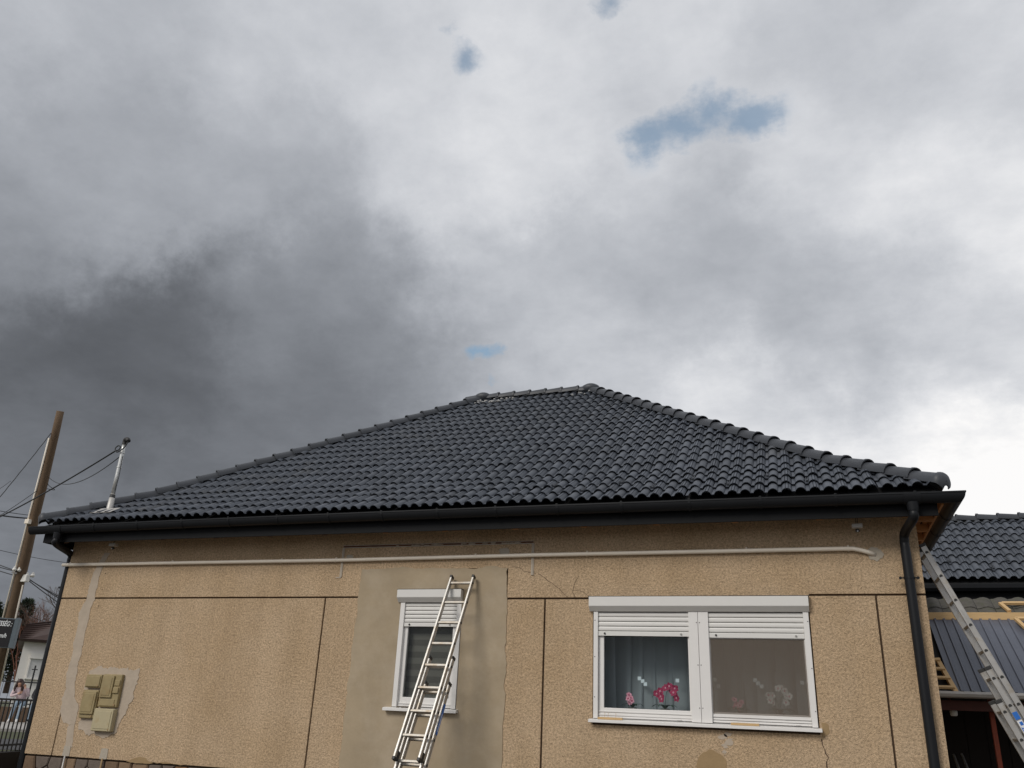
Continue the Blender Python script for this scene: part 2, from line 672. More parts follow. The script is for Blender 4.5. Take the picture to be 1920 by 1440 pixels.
M_METER = mat('meter_box_ochre', (0.30, 0.235, 0.115), 0.6, var=0.22, vscale=9, dirt=((0.26, 0.18, 0.075), 0.45, 7), bump=0.1, bscale=30)
M_METERL = mat('meter_box_cream', (0.43, 0.37, 0.23), 0.6, var=0.1, vscale=9, dirt=((0.35, 0.26, 0.13), 0.2, 9))
M_GLASS = glass_mat('window_glass')
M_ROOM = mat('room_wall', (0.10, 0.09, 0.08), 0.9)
M_CURT = veil('sheer_curtain', (0.88, 0.90, 0.91), 0.46)
M_SQ = mat('curtain_square', (0.85, 0.87, 0.88), 0.9)
M_SCREEN = veil('insect_screen', (0.30, 0.25, 0.205), 0.36)
M_BLIND = mat('blind_dark', (0.10, 0.082, 0.066), 0.9)
M_BLIND2 = mat('blind_light', (0.16, 0.135, 0.11), 0.9)
M_STEEL = mat('galvanised', (0.62, 0.62, 0.60), 0.4, metal=0.7, var=0.2, vscale=14)
M_CABLE = mat('cable_black', (0.012, 0.012, 0.013), 0.6)
M_POLE = mat('weathered_pole', (0.135, 0.088, 0.052), 0.9, var=0.45, vscale=7, stretch=(5, 5, 0.6), bump=0.5, bscale=16)
M_WHITEW = mat('neighbour_white', (0.78, 0.75, 0.70), 0.9, var=0.05, vscale=3)
M_BROOF = mat('brown_tile', (0.062, 0.038, 0.032), 0.75, var=0.3, vscale=4, rnd=0.15)
M_SHEET = mat('sheet_metal_slate', (0.095, 0.105, 0.135), 0.45, var=0.2, vscale=3, spec=0.5)
M_OLDT = mat('mossy_tile', (0.085, 0.078, 0.068), 0.95, var=0.4, vscale=12, dirt=((0.075, 0.075, 0.05), 0.5, 9), bump=0.5, bscale=40)
M_ZINC = mat('zinc_gutter', (0.50, 0.48, 0.45), 0.5, metal=0.4, var=0.15, vscale=6)
M_RUST = mat('rust_red_steel', (0.22, 0.04, 0.014), 0.7, var=0.25, vscale=14, dirt=((0.14, 0.035, 0.02), 0.4, 10))
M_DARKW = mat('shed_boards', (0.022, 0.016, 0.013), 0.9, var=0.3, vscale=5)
M_BULB = mat('opal_glass', (0.75, 0.73, 0.68), 0.35)
M_IRON = mat('fence_black', (0.012, 0.012, 0.013), 0.5)
M_DEEPB = mat('sign_black', (0.010, 0.009, 0.010), 0.45)
M_SIGNE = mat('sign_grey', (0.13, 0.16, 0.18), 0.5, var=0.1)
M_TEXT = mat('sign_lettering', (0.78, 0.80, 0.80), 0.6)
M_GROUND = mat('trodden_yard', (0.11, 0.095, 0.075), 0.95, var=0.35, vscale=1.3, bump=0.5, bscale=12)
M_ROAD = mat('asphalt', (0.065, 0.065, 0.068), 0.9, var=0.2, vscale=2, bump=0.3, bscale=40)
M_PAVE = mat('pavement_concrete', (0.40, 0.38, 0.35), 0.9, var=0.12, vscale=2)
M_GRASS = mat('verge_grass', (0.075, 0.082, 0.04), 0.95, var=0.4, vscale=3, bump=0.8, bscale=20)
M_LOWW = mat('brown_low_wall', (0.13, 0.085, 0.055), 0.95, var=0.35, vscale=4, bump=0.4, bscale=14)
M_DKWALL = mat('dark_fence_base', (0.022, 0.018, 0.016), 0.95, var=0.3, vscale=4)

# ------------------------------------------------------------------ ground, street
mb = MB()
mb.add([(-400, -200, 0), (400, -200, 0), (400, 700, 0), (-400, 700, 0)], [(0, 1, 2, 3)])
struct('ground', mb, M_GROUND)

fl = ray(30, 1308)
fl = Vector((fl.x, fl.y, 0)).normalized()      # towards the street corner
rl = Vector((fl.y, -fl.x, 0))
ZS = 0.80                                       # street level


def SL(f, r, z):
    return Vector((CAM.x, CAM.y, 0)) + fl * f + rl * r + Vector((0, 0, z))


def strip(name, f0, f1, r0, r1, z0, z1, m):
    mb = MB()
    vs = [SL(f, r, z) for z in (z0, z1) for f in (f0, f1) for r in (r0, r1)]
    mb.add(vs, [(0, 2, 3, 1), (4, 5, 7, 6), (0, 1, 5, 4), (2, 6, 7, 3), (0, 4, 6, 2), (1, 3, 7, 5)])
    return struct(name, mb, m)


KF = 1.224                                      # ground metres per metre of view depth in that direction
strip('street_bank', 13.75 * KF, 200, -150, 60, -0.5, ZS, M_GRASS)
strip('road', 14.0 * KF, 17.6 * KF, -150, 40, ZS - 0.2, ZS + 0.004, M_ROAD)
strip('pavement', 21.4 * KF, 27.9 * KF, -150, 40, ZS - 0.2, ZS + 0.06, M_PAVE)

# ------------------------------------------------------------------ the house
XL, XR = -10.887, 1.2346
house = thing('house', 'ochre roughcast bungalow under a new anthracite tiled hip roof', 'house', ((XL + XR) / 2, 4.7, 0))
WB = (-2.462, 0.008, 1.625, 2.90)               # big window opening
WS = (-5.075, -4.195, 1.655, 3.00)              # small window opening
YB = 9.4
mb = slab(XL, XR, 0.86, 4.04, 0.03, 0.38, [WB, WS])
part('wall', mb, M_BACK, house)
mb = MB()
mb.box(XR - 0.30, XR, 0.385, YB, -0.05, 4.04)
part('wall', mb, M_ROUGH, house)
mb = MB()
mb.box(XL, XL + 0.30, 0.385, YB, -0.05, 4.04)
part('wall', mb, M_ROUGH, house)
mb = MB()
mb.box(XL + 0.305, XR - 0.305, YB - 0.3, YB, -0.05, 4.04)
part('wall', mb, M_ROUGH, house)
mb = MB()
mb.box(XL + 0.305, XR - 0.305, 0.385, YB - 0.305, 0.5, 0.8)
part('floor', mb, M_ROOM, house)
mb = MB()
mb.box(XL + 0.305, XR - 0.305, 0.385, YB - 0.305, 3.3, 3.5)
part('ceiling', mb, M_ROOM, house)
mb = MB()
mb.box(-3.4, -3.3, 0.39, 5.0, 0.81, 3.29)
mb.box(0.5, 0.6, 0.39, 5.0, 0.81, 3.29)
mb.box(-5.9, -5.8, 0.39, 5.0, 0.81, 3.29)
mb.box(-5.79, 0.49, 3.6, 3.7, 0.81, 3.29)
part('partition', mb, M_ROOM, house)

# roughcast panels between the drawn joints
PT = (-5.70, -3.595)                             # smooth-plastered bay around the small window
mb = slab(XL, XR, 3.045, 4.04, 0.0, 0.03,
          [(XL - 1, PT[0] + .02, 3.0, 3.068), (PT[0], PT[1], 3.0, 3.42), (-2.52, 0.032, 3.0, 3.052), (0.032, XR + 1, 3.0, 3.075)])
part('plaster_panel', mb, M_ROUGH, house, bevel=0.006)
for (a, b, zt, hs) in [(XL, -10.392, 3.046, []), (-10.372, -6.238, 3.046, []), (-6.217, PT[0], 3.046, []), (PT[1], -3.101, 3.022, []),
                       (-3.079, 0.722, 3.022, [(-2.475, 0.022, 1.60, 4)]), (0.743, XR, 3.053, [])]:
    part('plaster_panel', slab(a, b, 0.862, zt, 0.0, 0.03, hs), M_ROUGH, house, bevel=0.006)
mb = MB()
mb.box(0.022, 0.7215, 0.0005, 0.03, 3.0222, 3.0525)
part('plaster_panel', mb, M_ROUGH, house)
# smooth plaster bay
o = ragged([(-5.735, 0.862), (-3.555, 0.862), (-3.575, 2.2), (-3.60, 3.42), (-5.71, 3.435), (-5.72, 2.2)], 0.012, 0.05)
h = [(WS[0], WS[2]), (WS[1], WS[2]), (WS[1], WS[3]), (WS[0], WS[3])]
sheet('plaster_patch', o, -0.009, 0.039, M_SMOOTH, house, [h])
# grey cement strip of the buried cable and round the meters
o = ragged([(-10.24, 3.74), (-10.36, 3.45), (-10.40, 3.10), (-10.45, 2.80), (-10.43, 2.1), (-10.40, 1.45), (-10.28, 1.30), (-10.08, 1.28),
            (-10.06, 1.5), (-10.19, 1.7), (-10.25, 2.1), (-10.27, 2.8), (-10.22, 3.03), (-10.24, 3.5), (-10.12, 3.74)], 0.014, 0.03)
sheet('cement_patch', o, -0.005, 0.006, M_CEMENT, house)
o = ragged([(-10.02, 2.02), (-9.82, 2.09), (-9.4, 2.06), (-9.12, 2.07), (-9.09, 1.86), (-9.20, 1.45), (-9.33, 1.20), (-9.5, 1.13), (-9.78, 1.14),
            (-9.98, 1.22), (-10.04, 1.5)], 0.022, 0.03)
sheet('cement_patch', o, -0.0065, 0.0075, M_CEMENT, house)
o = ragged([(-10.19, 1.27), (-10.08, 1.29), (-10.03, 0.98), (-10.17, 0.98)], 0.008, 0.04)
sheet('cement_patch', o, -0.004, 0.005, M_CEMENT, house)
for x, z in ((-10.12, 0.88), (-9.45, 0.875)):
    o = ragged([(x - 0.065, z - .01), (x + 0.065, z - .01), (x + 0.06, z + 0.12), (x - 0.055, z + 0.12)], 0.004, 0.04)
    sheet('cement_patch', o, -0.008, 0.010, M_CEMENT2, house)


def blob(cx, cz, rx, rz, amp, n=26):
    return [(cx + rx * math.cos(2 * math.pi * k / n) * (1 + rng.normal(0, amp)), cz + rz * math.sin(2 * math.pi * k / n) * (1 + rng.normal(0, amp))) for k in range(n)]


sheet('filler_patch', blob(0.775, 3.515, 0.085, 0.075, 0.09), -0.006, 0.007, M_CEMENT2, house)
sheet('filler_patch', blob(-3.66, 3.635, 0.075, 0.045, 0.10, 18), -0.006, 0.007, M_CEMENT2, house)
sheet('filler_patch', blob(-5.92, 3.60, 0.055, 0.03, 0.10, 14), -0.006, 0.007, M_CEMENT2, house)
sheet('mortar_patch', blob(-1.13, 1.22, 0.165, 0.17, 0.05), -0.004, 0.005, M_STAIN, house)
sheet('mortar_patch', ragged([(0.03, 1.55), (0.12, 1.62), (0.11, 1.70), (0.045, 1.72)], 0.008, 0.03), -0.004, 0.005, M_STAIN, house)
for cx_, cz_, r_ in ((-1.0, 1.53, .03), (-0.93, 1.49, .035), (-0.98, 1.44, .02), (-0.95, 1.56, .025), (-0.99, 1.38, .018)):
    sheet('cement_patch', blob(cx_, cz_, r_ * 1.5, r_, 0.28, 14), -0.003, 0.004, M_CEMENT, house)


def crack(pts, w=0.006, amp=0.012):
    ps = ragged(pts, amp, 0.04, closed=False) + [pts[-1]]
    a, b = [], []
    for i, p in enumerate(ps):
        ww = w * (0.4 + 0.8 * rng.random())
        a.append((p[0] - ww / 2, p[1] - ww / 4))
        b.append((p[0] + ww / 2, p[1] + ww / 4))
    vs = [(x, -0.0025, z) for x, z in a] + [(x, -0.0025, z) for x, z in b]
    n = len(ps)
    m_ = MB()
    m_.add(vs, [(i, i + n, i + n + 1, i + 1) for i in range(n - 1)])
    part('crack', m_, M_CRACK, house)


crack([(-3.55, 3.43), (-3.45, 3.42), (-3.38, 3.36), (-3.22, 3.35), (-3.14, 3.40)])
crack([(-3.20, 3.33), (-3.08, 3.27), (-2.98, 3.20), (-2.88, 3.12), (-2.80, 3.05)], 0.007)
crack([(-2.66, 3.30), (-2.72, 3.20), (-2.74, 3.10), (-2.70, 3.05)], 0.006)
crack([(-2.74, 3.12), (-2.6, 3.11), (-2.52, 3.05)], 0.006)
crack([(0.06, 1.60), (0.04, 1.50), (0.09, 1.38), (0.06, 1.25)], 0.012, 0.016)
# crumbled lower edge of the render
o = ragged([(-9.05, 0.855), (-8.1, 0.86), (-8.2, 0.875), (-8.35, 0.885), (-8.5, 0.872), (-8.62, 0.88), (-8.78, 0.915), (-8.9, 0.905), (-8.97, 0.88)], 0.008, 0.04)
sheet('mortar_patch', o, -0.003, 0.02, M_STAIN, house)
# drilled holes
mb = MB()
for (u, v) in ((198, 1075), (192, 1105), (185, 1136)):
    p = PY(u, v, 0)
    mb.tube([(p.x, -0.002, p.z), (p.x, -0.004, p.z)], 0.008, 8)
part('drill_hole', mb, M_CRACK, house)

# stone plinth
mb = MB()
mb.box(XL + 0.012, XR - 0.012, 0.05, 0.38, -0.05, 0.852)
plinth = part('plinth', mb, M_BACK, house)


def clip_poly(poly, p, n):
    out = []
    for i in range(len(poly)):
        a, b = np.array(poly[i]), np.array(poly[(i + 1) % len(poly)])
        da, db = (a - p) @ n, (b - p) @ n
        if da <= 0:
            out.append(tuple(a))
        if da * db < 0:
            out.append(tuple(a + (b - a) * da / (da - db)))
    return out


seeds = []
for ix in range(25):
    for iz in range(5):
        seeds.append((XL + 0.1 + ix * 0.24 + rng.uniform(-.09, .09) + (0.12 if iz % 2 else 0), 0.02 + iz * 0.185 + rng.uniform(-.06, .06)))
M_ST = [mat('plinth_stone_%s' % n, c, 0.95, var=0.35, vscale=11, bump=0.8, bscale=18, spec=0.2)
        for n, c in (('brown', (0.17, 0.115, 0.075)), ('tan', (0.24, 0.165, 0.105)), ('grey', (0.15, 0.12, 0.10)), ('rust', (0.20, 0.115, 0.06)))]
for i, s_ in enumerate(seeds):
    if s_[0] > XL + 5.8:
        continue
    poly = [(XL + 0.002, -0.05), (XL + 6.0, -0.05), (XL + 6.0, 0.845), (XL + 0.002, 0.845)]
    s_ = np.array(s_)
    for j, q in enumerate(seeds):
        q = np.array(q)
        if j == i or np.hypot(*(q - s_)) > 0.7:
            continue
        poly = clip_poly(poly, (s_ + q) / 2, (q - s_))
        if len(poly) < 3:
            break
    if len(poly) < 3:
        continue
    c = np.mean(poly, axis=0)
    inn = [tuple(c + (np.array(p) - c) * (1 - 0.011 / max(np.hypot(*(np.array(p) - c)), .03))) for p in poly]
    top = [tuple(c + (np.array(p) - c) * 0.80) for p in poly]
    n = len(poly)
    pr_ = rng.uniform(0.008, 0.03)
    vs = [(x, 0.051, z) for x, z in inn] + [(x, 0.035 - pr_ * .4, z) for x, z in inn] + [(x, 0.03 - pr_ + rng.normal(0, .003), z) for x, z in top]
    fs = [tuple(range(n, 0, -1)) and tuple(range(2 * n, 3 * n))]
    for k in range(n):
        k2 = (k + 1) % n
        fs.append((k, k2, k2 + n, k + n))
        fs.append((k + n, k2 + n, k2 + 2 * n, k + 2 * n))
    mb = MB()
    mb.add(vs, fs)
    part('stone', mb, M_ST[int(rng.integers(4))], plinth)

# ------------------------------------------------------------------ roof
RX0, RX1, EY, ZE = -11.15, 1.50, -0.48, 4.115
R1, T1, T2, RUN = 1.07, 0.585, 0.712, 5.19
BY = EY + 2 * RUN
ROW = 0.31
H1, H2 = math.hypot(1, T1), math.hypot(1, T2)
ZR = ZE + R1 * T1 + (RUN - R1) * T2


def roof_h(d):
    return d * T1 if d < R1 else R1 * T1 + (d - R1) * T2


# deck under the tiles
mb = MB()
ring = []
for d in (0.03, R1, RUN):
    z = ZE + roof_h(d) - 0.045
    ring.append([(RX0 + d, EY + d, z), (RX1 - d, EY + d, z), (RX1 - d, BY - d, z), (RX0 + d, BY - d, z)])
vs = [p for r in ring for p in r]
fs = []
for r in range(2):
    for k in range(4):
        fs.append((r * 4 + k, r * 4 + (k + 1) % 4, r * 4 + 4 + (k + 1) % 4, r * 4 + 4 + k))
mb.add(vs, fs)
roof = part('roof', mb, M_DECK, house)

PROF = []                                        # tile cross-section: two rolls, the second scored twice


def roll(x0, scored):
    hgt = 0.045
    PROF.append((x0, 0.0))
    PROF.append((x0 + 0.034, 0.0))
    a, b = x0 + 0.036, x0 + 0.1485
    ks = [0.04, 0.15, 0.30, 0.46, 0.62, 0.80, 0.95] if not scored else [0.04, 0.15, 0.36, 0.40, 0.44, 0.64, 0.68, 0.72, 0.88]
    for i, k in enumerate(ks):
        z = hgt * (math.sin(math.pi * k) ** 0.55)
        if scored and i in (3, 6):
            z -= 0.013
        PROF.append((a + (b - a) * k, z))


roll(0.0, False)
roll(0.15, True)
PROF.append((0.30, 0.0))


def tile_mesh(L=0.345):
    vs, fs = [], []
    n = len(PROF)
    for (x, z) in PROF:
        vs.append((x, 0.0, z + 0.034))
    for (x, z) in PROF:
        vs.append((x, L, z + 0.004))
    for (x, z) in PROF:
        vs.append((x, 0.006, z + 0.021))
    for i in range(n - 1):
        fs.append((i, i + 1, n + i + 1, n + i))
        fs.append((2 * n + i, 2 * n + i + 1, i + 1, i))
    return vs, fs


TV, TF = tile_mesh()
tile_me = bpy.data.meshes.new('tile')
tile_me.from_pydata(TV, [], TF)
tile_me.materials.append(M_TILE)
tile_me.polygons.foreach_set('use_smooth', [True] * len(TF))
tile_me.set_sharp_from_angle(angle=math.radians(38))
tile_dust = tile_me.copy()
tile_dust.materials.clear()
tile_dust.materials.append(M_DUST)


def tile_slots(org, ux, uy, length, run, r1, t1, t2, planes, dx=0.0):
    """grid of tile places on a roof slope; planes = (point, normal) of vertical cuts, keep the side the normal points to"""
    h1, h2 = math.hypot(1, t1), math.hypot(1, t2)
    n1 = round(r1 * h1 / ROW)
    out = []
    nrows = n1 + int(math.ceil((run - r1) * h2 / ROW))
    for k in range(nrows):
        if k < n1:
            d = k * ROW / h1
            z, t, hh = d * t1, t1, h1
        else:
            d = r1 + (k - n1) * ROW / h2
            z, t, hh = r1 * t1 + (d - r1) * t2, t2, h2
        sl = (Vector(uy) + Vector((0, 0, t))).normalized()
        nm = Vector(ux).cross(sl).normalized()
        for i in range(-1, int(length / 0.3) + 2):
            o_ = Vector(org) + Vector(ux) * (i * 0.30 + dx) + Vector(uy) * d + Vector((0, 0, z))
            jit = rng.normal(0, 0.0035, 2)
            Mx = Matrix((Vector(ux), sl, nm)).transposed().to_4x4()
            Mx.translation = o_ + Vector(ux) * jit[0] + nm * abs(jit[1])
            cs = [Mx @ Vector(p) for p in ((0, 0, 0), (0.3, 0, 0), (0, 0.345, 0), (0.3, 0.345, 0))]
            state = 0
            cuts = []
            for (p, nn) in planes:
                ds = [(c - Vector(p)).dot(Vector(nn)) for c in cs]
                if max(ds) <= 0.01:
                    state = 2
                    break
                if min(ds) < -0.002:
                    cuts.append((p, nn))
                    state = 1
            if state == 2:
                continue
            out.append((k, i, Mx, cuts))
    return out


def cut_tile(Mx, cuts):
    bm = bmesh.new()
    vv = [bm.verts.new(Mx @ Vector(v)) for v in TV]
    for f in TF:
        bm.faces.new([vv[i] for i in f])
    for (p, nn) in cuts:
        bmesh.ops.bisect_plane(bm, geom=bm.verts[:] + bm.edges[:] + bm.faces[:], plane_co=p, plane_no=nn, clear_inner=True, clear_outer=False)
    return bm


def lay(slots, parent, limit, single=True, dust=None, mname='tile'):
    """nearest `limit` tiles as objects, the rest in one mesh"""
    slots = sorted(slots, key=lambda s: (s[2].translation - CAM).length)
    stuff_v, stuff_f = [], []
    cnt = 0
    for (k, i, Mx, cuts) in slots:
        if cuts:
            bm = cut_tile(Mx, cuts)
            if len(bm.faces) < 3:
                bm.free()
                continue
        if single and cnt < limit:
            if cuts:
                me = bpy.data.meshes.new(mname)
                bm.to_mesh(me)
                me.materials.append(M_TILE)
                me.polygons.foreach_set('use_smooth', [True] * len(me.polygons))
                me.set_sharp_from_angle(angle=math.radians(38))
                o_ = link(mname, me, M_TILE, parent)
            else:
                o_ = bpy.data.objects.new(mname, tile_dust if dust and dust(k, i, Mx) else tile_me)
                COL.objects.link(o_)
                o_.parent = parent
                o_.matrix_local = Mx
            cnt += 1
        else:
            off = len(stuff_v)
            if cuts:
                bm.verts.index_update()
                stuff_v += [tuple(v.co) for v in bm.verts]
                stuff_f += [tuple(v.index + off for v in f.verts) for f in bm.faces]
            else:
                stuff_v += [tuple(Mx @ Vector(v)) for v in TV]
                stuff_f += [tuple(a + off for a in f) for f in TF]
        if cuts:
            bm.free()
    if stuff_v:
        me = bpy.data.meshes.new('tile_field')
        me.from_pydata(stuff_v, [], stuff_f)
        o_ = link('tile_field', me, M_TILE, parent, smooth=True)
        me.set_sharp_from_angle(angle=math.radians(38))
        o_['kind'] = 'stuff'


YR = EY + RUN
front = tile_slots((RX0, EY, ZE), (1, 0, 0), (0, 1, 0), RX1 - RX0, RUN, R1, T1, T2,
                   [((RX0, EY, 0), Vector((1, -1, 0)).normalized()), ((RX1, EY, 0), Vector((-1, -1, 0)).normalized()), ((0, YR - 0.02, 0), Vector((0, -1, 0)))])
lay(front, roof, 300, dust=None)
side = tile_slots((RX1, EY, ZE), (0, 1, 0), (-1, 0, 0), BY - EY, RUN, R1, T1, T2,
                  [((RX1, EY, 0), Vector((1, 1, 0)).normalized()), ((RX1, BY, 0), Vector((1, -1, 0)).normalized())])
side += tile_slots((RX0, BY, ZE), (0, -1, 0), (1, 0, 0), BY - EY, RUN, R1, T1, T2,
                   [((RX0, EY, 0), Vector((-1, 1, 0)).normalized()), ((RX0, BY, 0), Vector((-1, -1, 0)).normalized())])
side += tile_slots((RX1, BY, ZE), (-1, 0, 0), (0, -1, 0), RX1 - RX0, RUN, R1, T1, T2,
                   [((RX0, BY, 0), Vector((1, 1, 0)).normalized()), ((RX1, BY, 0), Vector((-1, 1, 0)).normalized()), ((0, YR + 0.02, 0), Vector((0, 1, 0)))])
lay(side, roof, 0, single=False)


# ridge and hip caps
def cap_mesh(L=0.40, r0=0.117, r1_=0.099, end=False):
    vs, fs = [], []
    n = 10
    rows = [(0.0, r0, 0.012), (0.03, r0, 0.012), (0.045, r0 - 0.008, 0.008), (L, r1_, 0.0)]
    if end:
        rows = [(-0.07, 0.045, -0.045), (-0.055, 0.088, -0.012), (-0.025, 0.110, 0.008)] + rows
    for (y, r, dz) in rows:
        for k in range(n + 1):
            a = math.pi * (1.06 - 1.12 * k / n)
            vs.append((r * 1.02 * math.cos(a), y, 0.92 * r * math.sin(a) + dz))
    m = n + 1
    for j in range(len(rows) - 1):
        for k in range(n):
            fs.append((j * m + k, j * m + k + 1, (j + 1) * m + k + 1, (j + 1) * m + k))
    # inner lip for thickness
    o_ = len(vs)
    y, r, dz = rows[0]
    for k in range(n + 1):
        a = math.pi * (1.06 - 1.12 * k / n)
        vs.append(((r - 0.016) * math.cos(a), y + 0.002, 0.92 * (r - 0.016) * math.sin(a) + dz))
    for k in range(n):
        fs.append((k + 1, k, o_ + k, o_ + k + 1))
    me = bpy.data.meshes.new('ridge_tile')
    me.from_pydata(vs, [], fs)
    me.materials.append(M_RIDGE)
    me.polygons.foreach_set('use_smooth', [True] * len(fs))
    me.set_sharp_from_angle(angle=math.radians(50))
    return me


cap_me, cap_end = cap_mesh(), cap_mesh(end=True)


def caps(path, parent, step=0.335, first_end=True, lift=0.035):
    """lay overlapping cap tiles up a polyline"""
    pts = [Vector(p) for p in path]
    seg = [(pts[i + 1] - pts[i]).length for i in range(len(pts) - 1)]
    tot = sum(seg)
    s = 0.0
    k = 0
    while s < tot - 0.10:
        a = s
        i = 0
        while i < len(seg) - 1 and a > seg[i]:
            a -= seg[i]
            i += 1
        d = (pts[i + 1] - pts[i]).normalized()
        p = pts[i] + d * a
        x = d.cross(Vector((0, 0, 1))).normalized()
        z = x.cross(d).normalized()
        tilt = Matrix.Rotation(-0.035 + rng.normal(0, 0.006), 4, 'X')
        Mx = (Matrix((x, d, z)).transposed().to_4x4()) @ Matrix.Rotation(rng.normal(0, 0.012), 4, 'Z') @ tilt
        Mx.translation = p + z * (lift + 0.012)
        o_ = bpy.data.objects.new('ridge_tile', cap_end if (k == 0 and first_end) else cap_me)
        COL.objects.link(o_)
        o_.parent = parent
        o_.matrix_local = Mx
        s += step
        k += 1


def hip(x0, sx):
    return [(x0 + sx * d, EY + d, ZE + d * T1 if d < 0 else ZE + roof_h(d)) for d in (0.03, R1, RUN)]


caps(hip(RX1, -1), roof)
caps(hip(RX0, 1), roof)
caps([(RX0 + RUN - 0.1, YR, ZR), (RX1 - RUN + 0.1, YR, ZR)][::-1], roof, first_end=False)
mb = MB()
mb.box(RX0 + RUN, RX1 - RUN, YR - 0.05, YR + 0.05, ZR - 0.08, ZR + 0.085)
part('ridge_batten', mb, M_DECK, roof)
# hip junction saddles
for x, s_ in ((RX1 - RUN, 1), (RX0 + RUN, -1)):
    mb = MB()
    mb.ball((x, YR, ZR + 0.075), 0.19, 0.16, 0.105, 12, 6)
    part('ridge_cap', mb, M_RIDGE, roof, smooth=True)
# back hips
caps([(RX1 - d, BY - d, ZE + roof_h(d)) for d in (0.06, R1, RUN)], roof)
caps([(RX0 + d, BY - d, ZE + roof_h(d)) for d in (0.06, R1, RUN)], roof)

# mortar smears where the hips meet the ridge
for (cx, cw, n_) in ((RX0 + RUN + 0.05, 0.8, 60), (RX1 - RUN - 0.22, 0.4, 26), (RX1 - 0.78, 0.0, 0)):
    mb = MB()
    for _ in range(n_):
        x = cx + rng.uniform(0, cw) - 0.1
        dd = RUN - rng.uniform(0.14, 0.36)
        z = ZE + roof_h(dd)
        rel = ((x - RX0) % 0.15)
        if rel < 0.055 or rel > .135:
            continue
        zz = z + 0.058 * 1.2
        r = rng.uniform(0.014, 0.034)
        mb.ball((x, EY + dd, zz), r, r * 1.8, 0.016, 6, 4)
    if n_:
        part('mortar_smear', mb, M_SMEAR, roof, smooth=True)

# snow guards: small U-hooks standing in the pans of rows 2 and 3
sg = MB()
for x in (-0.009, 0.009):
    sg.beam((x, 0.0, 0.035), (x, 0.17, 0.028), 0.007, 0.012)
sg.beam((-0.012, 0.0, 0.03), (0.012, 0.0, 0.03), 0.008, 0.03, (0, 0, 1))
sg.beam((-0.03, 0.012, 0.012), (-0.03, 0.012, 0.055), 0.012, 0.02, (0, 1, 0))
sg_me = sg.mesh('snow_guard')
sg_me.materials.append(M_RIDGE)
for (k, i, Mx, cuts) in front:
    if cuts or (RX1 - Mx.translation.x) < 0.3:
        continue
    if (k == 1 and i % 3 == 1) or (k == 2 and i % 3 == 0):
        o_ = bpy.data.objects.new('snow_guard', sg_me)
        COL.objects.link(o_)
        o_.parent = roof
        Mg = Mx.copy()
        Mg.translation = Mx @ Vector((0.022 if k == 2 else 0.172, 0.06, 0.012))
        o_.matrix_local = Mg

# eaves: fascia, soffit boards, rafters
mb = MB()
mb.box(RX0 + 0.08, RX1 - 0.08, EY + 0.055, EY + 0.08, 3.835, ZE - 0.03)
part('fascia', mb, M_FASC, house)
mb = MB()
mb.box(RX1 - 0.035, RX1 - 0.012, EY + 0.085, BY - 0.08, 3.955, ZE - 0.03)
part('fascia', mb, M_WOODO, house)
mb = MB()
mb.box(RX0 + 0.08, RX0 + 0.105, EY + 0.085, BY - 0.08, 3.835, ZE - 0.03)
part('fascia', mb, M_FASC, house)
for k in range(5):
    y0 = EY + 0.086 + k * 0.095
    mb = MB()
    z = ZE - 0.108 + k * 0.0555
    mb.box(RX0 + 0.11, RX1 - 0.11, y0, y0 + 0.088, z, z + 0.022)
    part('soffit_board', mb, M_WOODD, house)
for k in range(4):
    x0 = RX1 - 0.036 - (k + 1) * 0.058
    mb = MB()
    z = ZE - 0.10 + k * 0.030
    mb.box(x0, x0 + 0.05, EY + 0.12, BY - 0.2, z, z + 0.02)
    part('soffit_board', mb, M_WOODO, house)
for x in np.arange(RX0 + 0.5, RX1 - 0.35, 0.9):
    mb = MB()
    x = float(x) + rng.uniform(-.04, .04)
    zb_ = 3.822 + rng.uniform(0, .010)
    ya, yb_ = EY + 0.088, 0.028
    zt_ = ZE - 0.115
    mb.add([(xx, yy, zz_) for xx in (x, x + 0.07) for (yy, zz_) in ((ya, zb_), (yb_, zb_ + T1 * (yb_ - ya)), (yb_, zt_ + T1 * (yb_ - ya)), (ya, zt_))],
           [(0, 1, 2, 3), (7, 6, 5, 4), (0, 4, 5, 1), (1, 5, 6, 2), (2, 6, 7, 3), (3, 7, 4, 0)])
    part('rafter', mb, M_WOODO if x > -6 else M_WOODD, house)
for y in np.arange(0.25, BY - 1, 0.55):
    mb = MB()
    mb.box(XR + 0.004, RX1 - 0.037, float(y), float(y) + 0.06, 3.93, ZE - 0.104)
    part('rafter', mb, M_WOODO, house)


# gutters
def gutter_prof(r=0.072, t=0.006, n=12, lip=0.012, k_=1.45):
    out = [(r * math.cos(math.pi + math.pi * k / n), k_ * r * math.sin(math.pi + math.pi * k / n)) for k in range(n + 1)]
    inn = [((r - t) * math.cos(2 * math.pi - math.pi * k / n), k_ * (r - t) * math.sin(2 * math.pi - math.pi * k / n)) for k in range(n + 1)]
    return [(-r - lip * .5, 0.006), (-r - lip * .5, -0.010)] + out + [(r, 0.02), (r - t, 0.02)] + inn + [(-r + t, 0.006)]


GY, GZ = EY - 0.022, 4.064
SGX = RX1 + 0.115                                # centre line of the side gutter


def fall(x):
    return 0.022 * (1 - ((x + 4.8) / 6.4) ** 2) - 0.012   # falls from the middle to both outlets


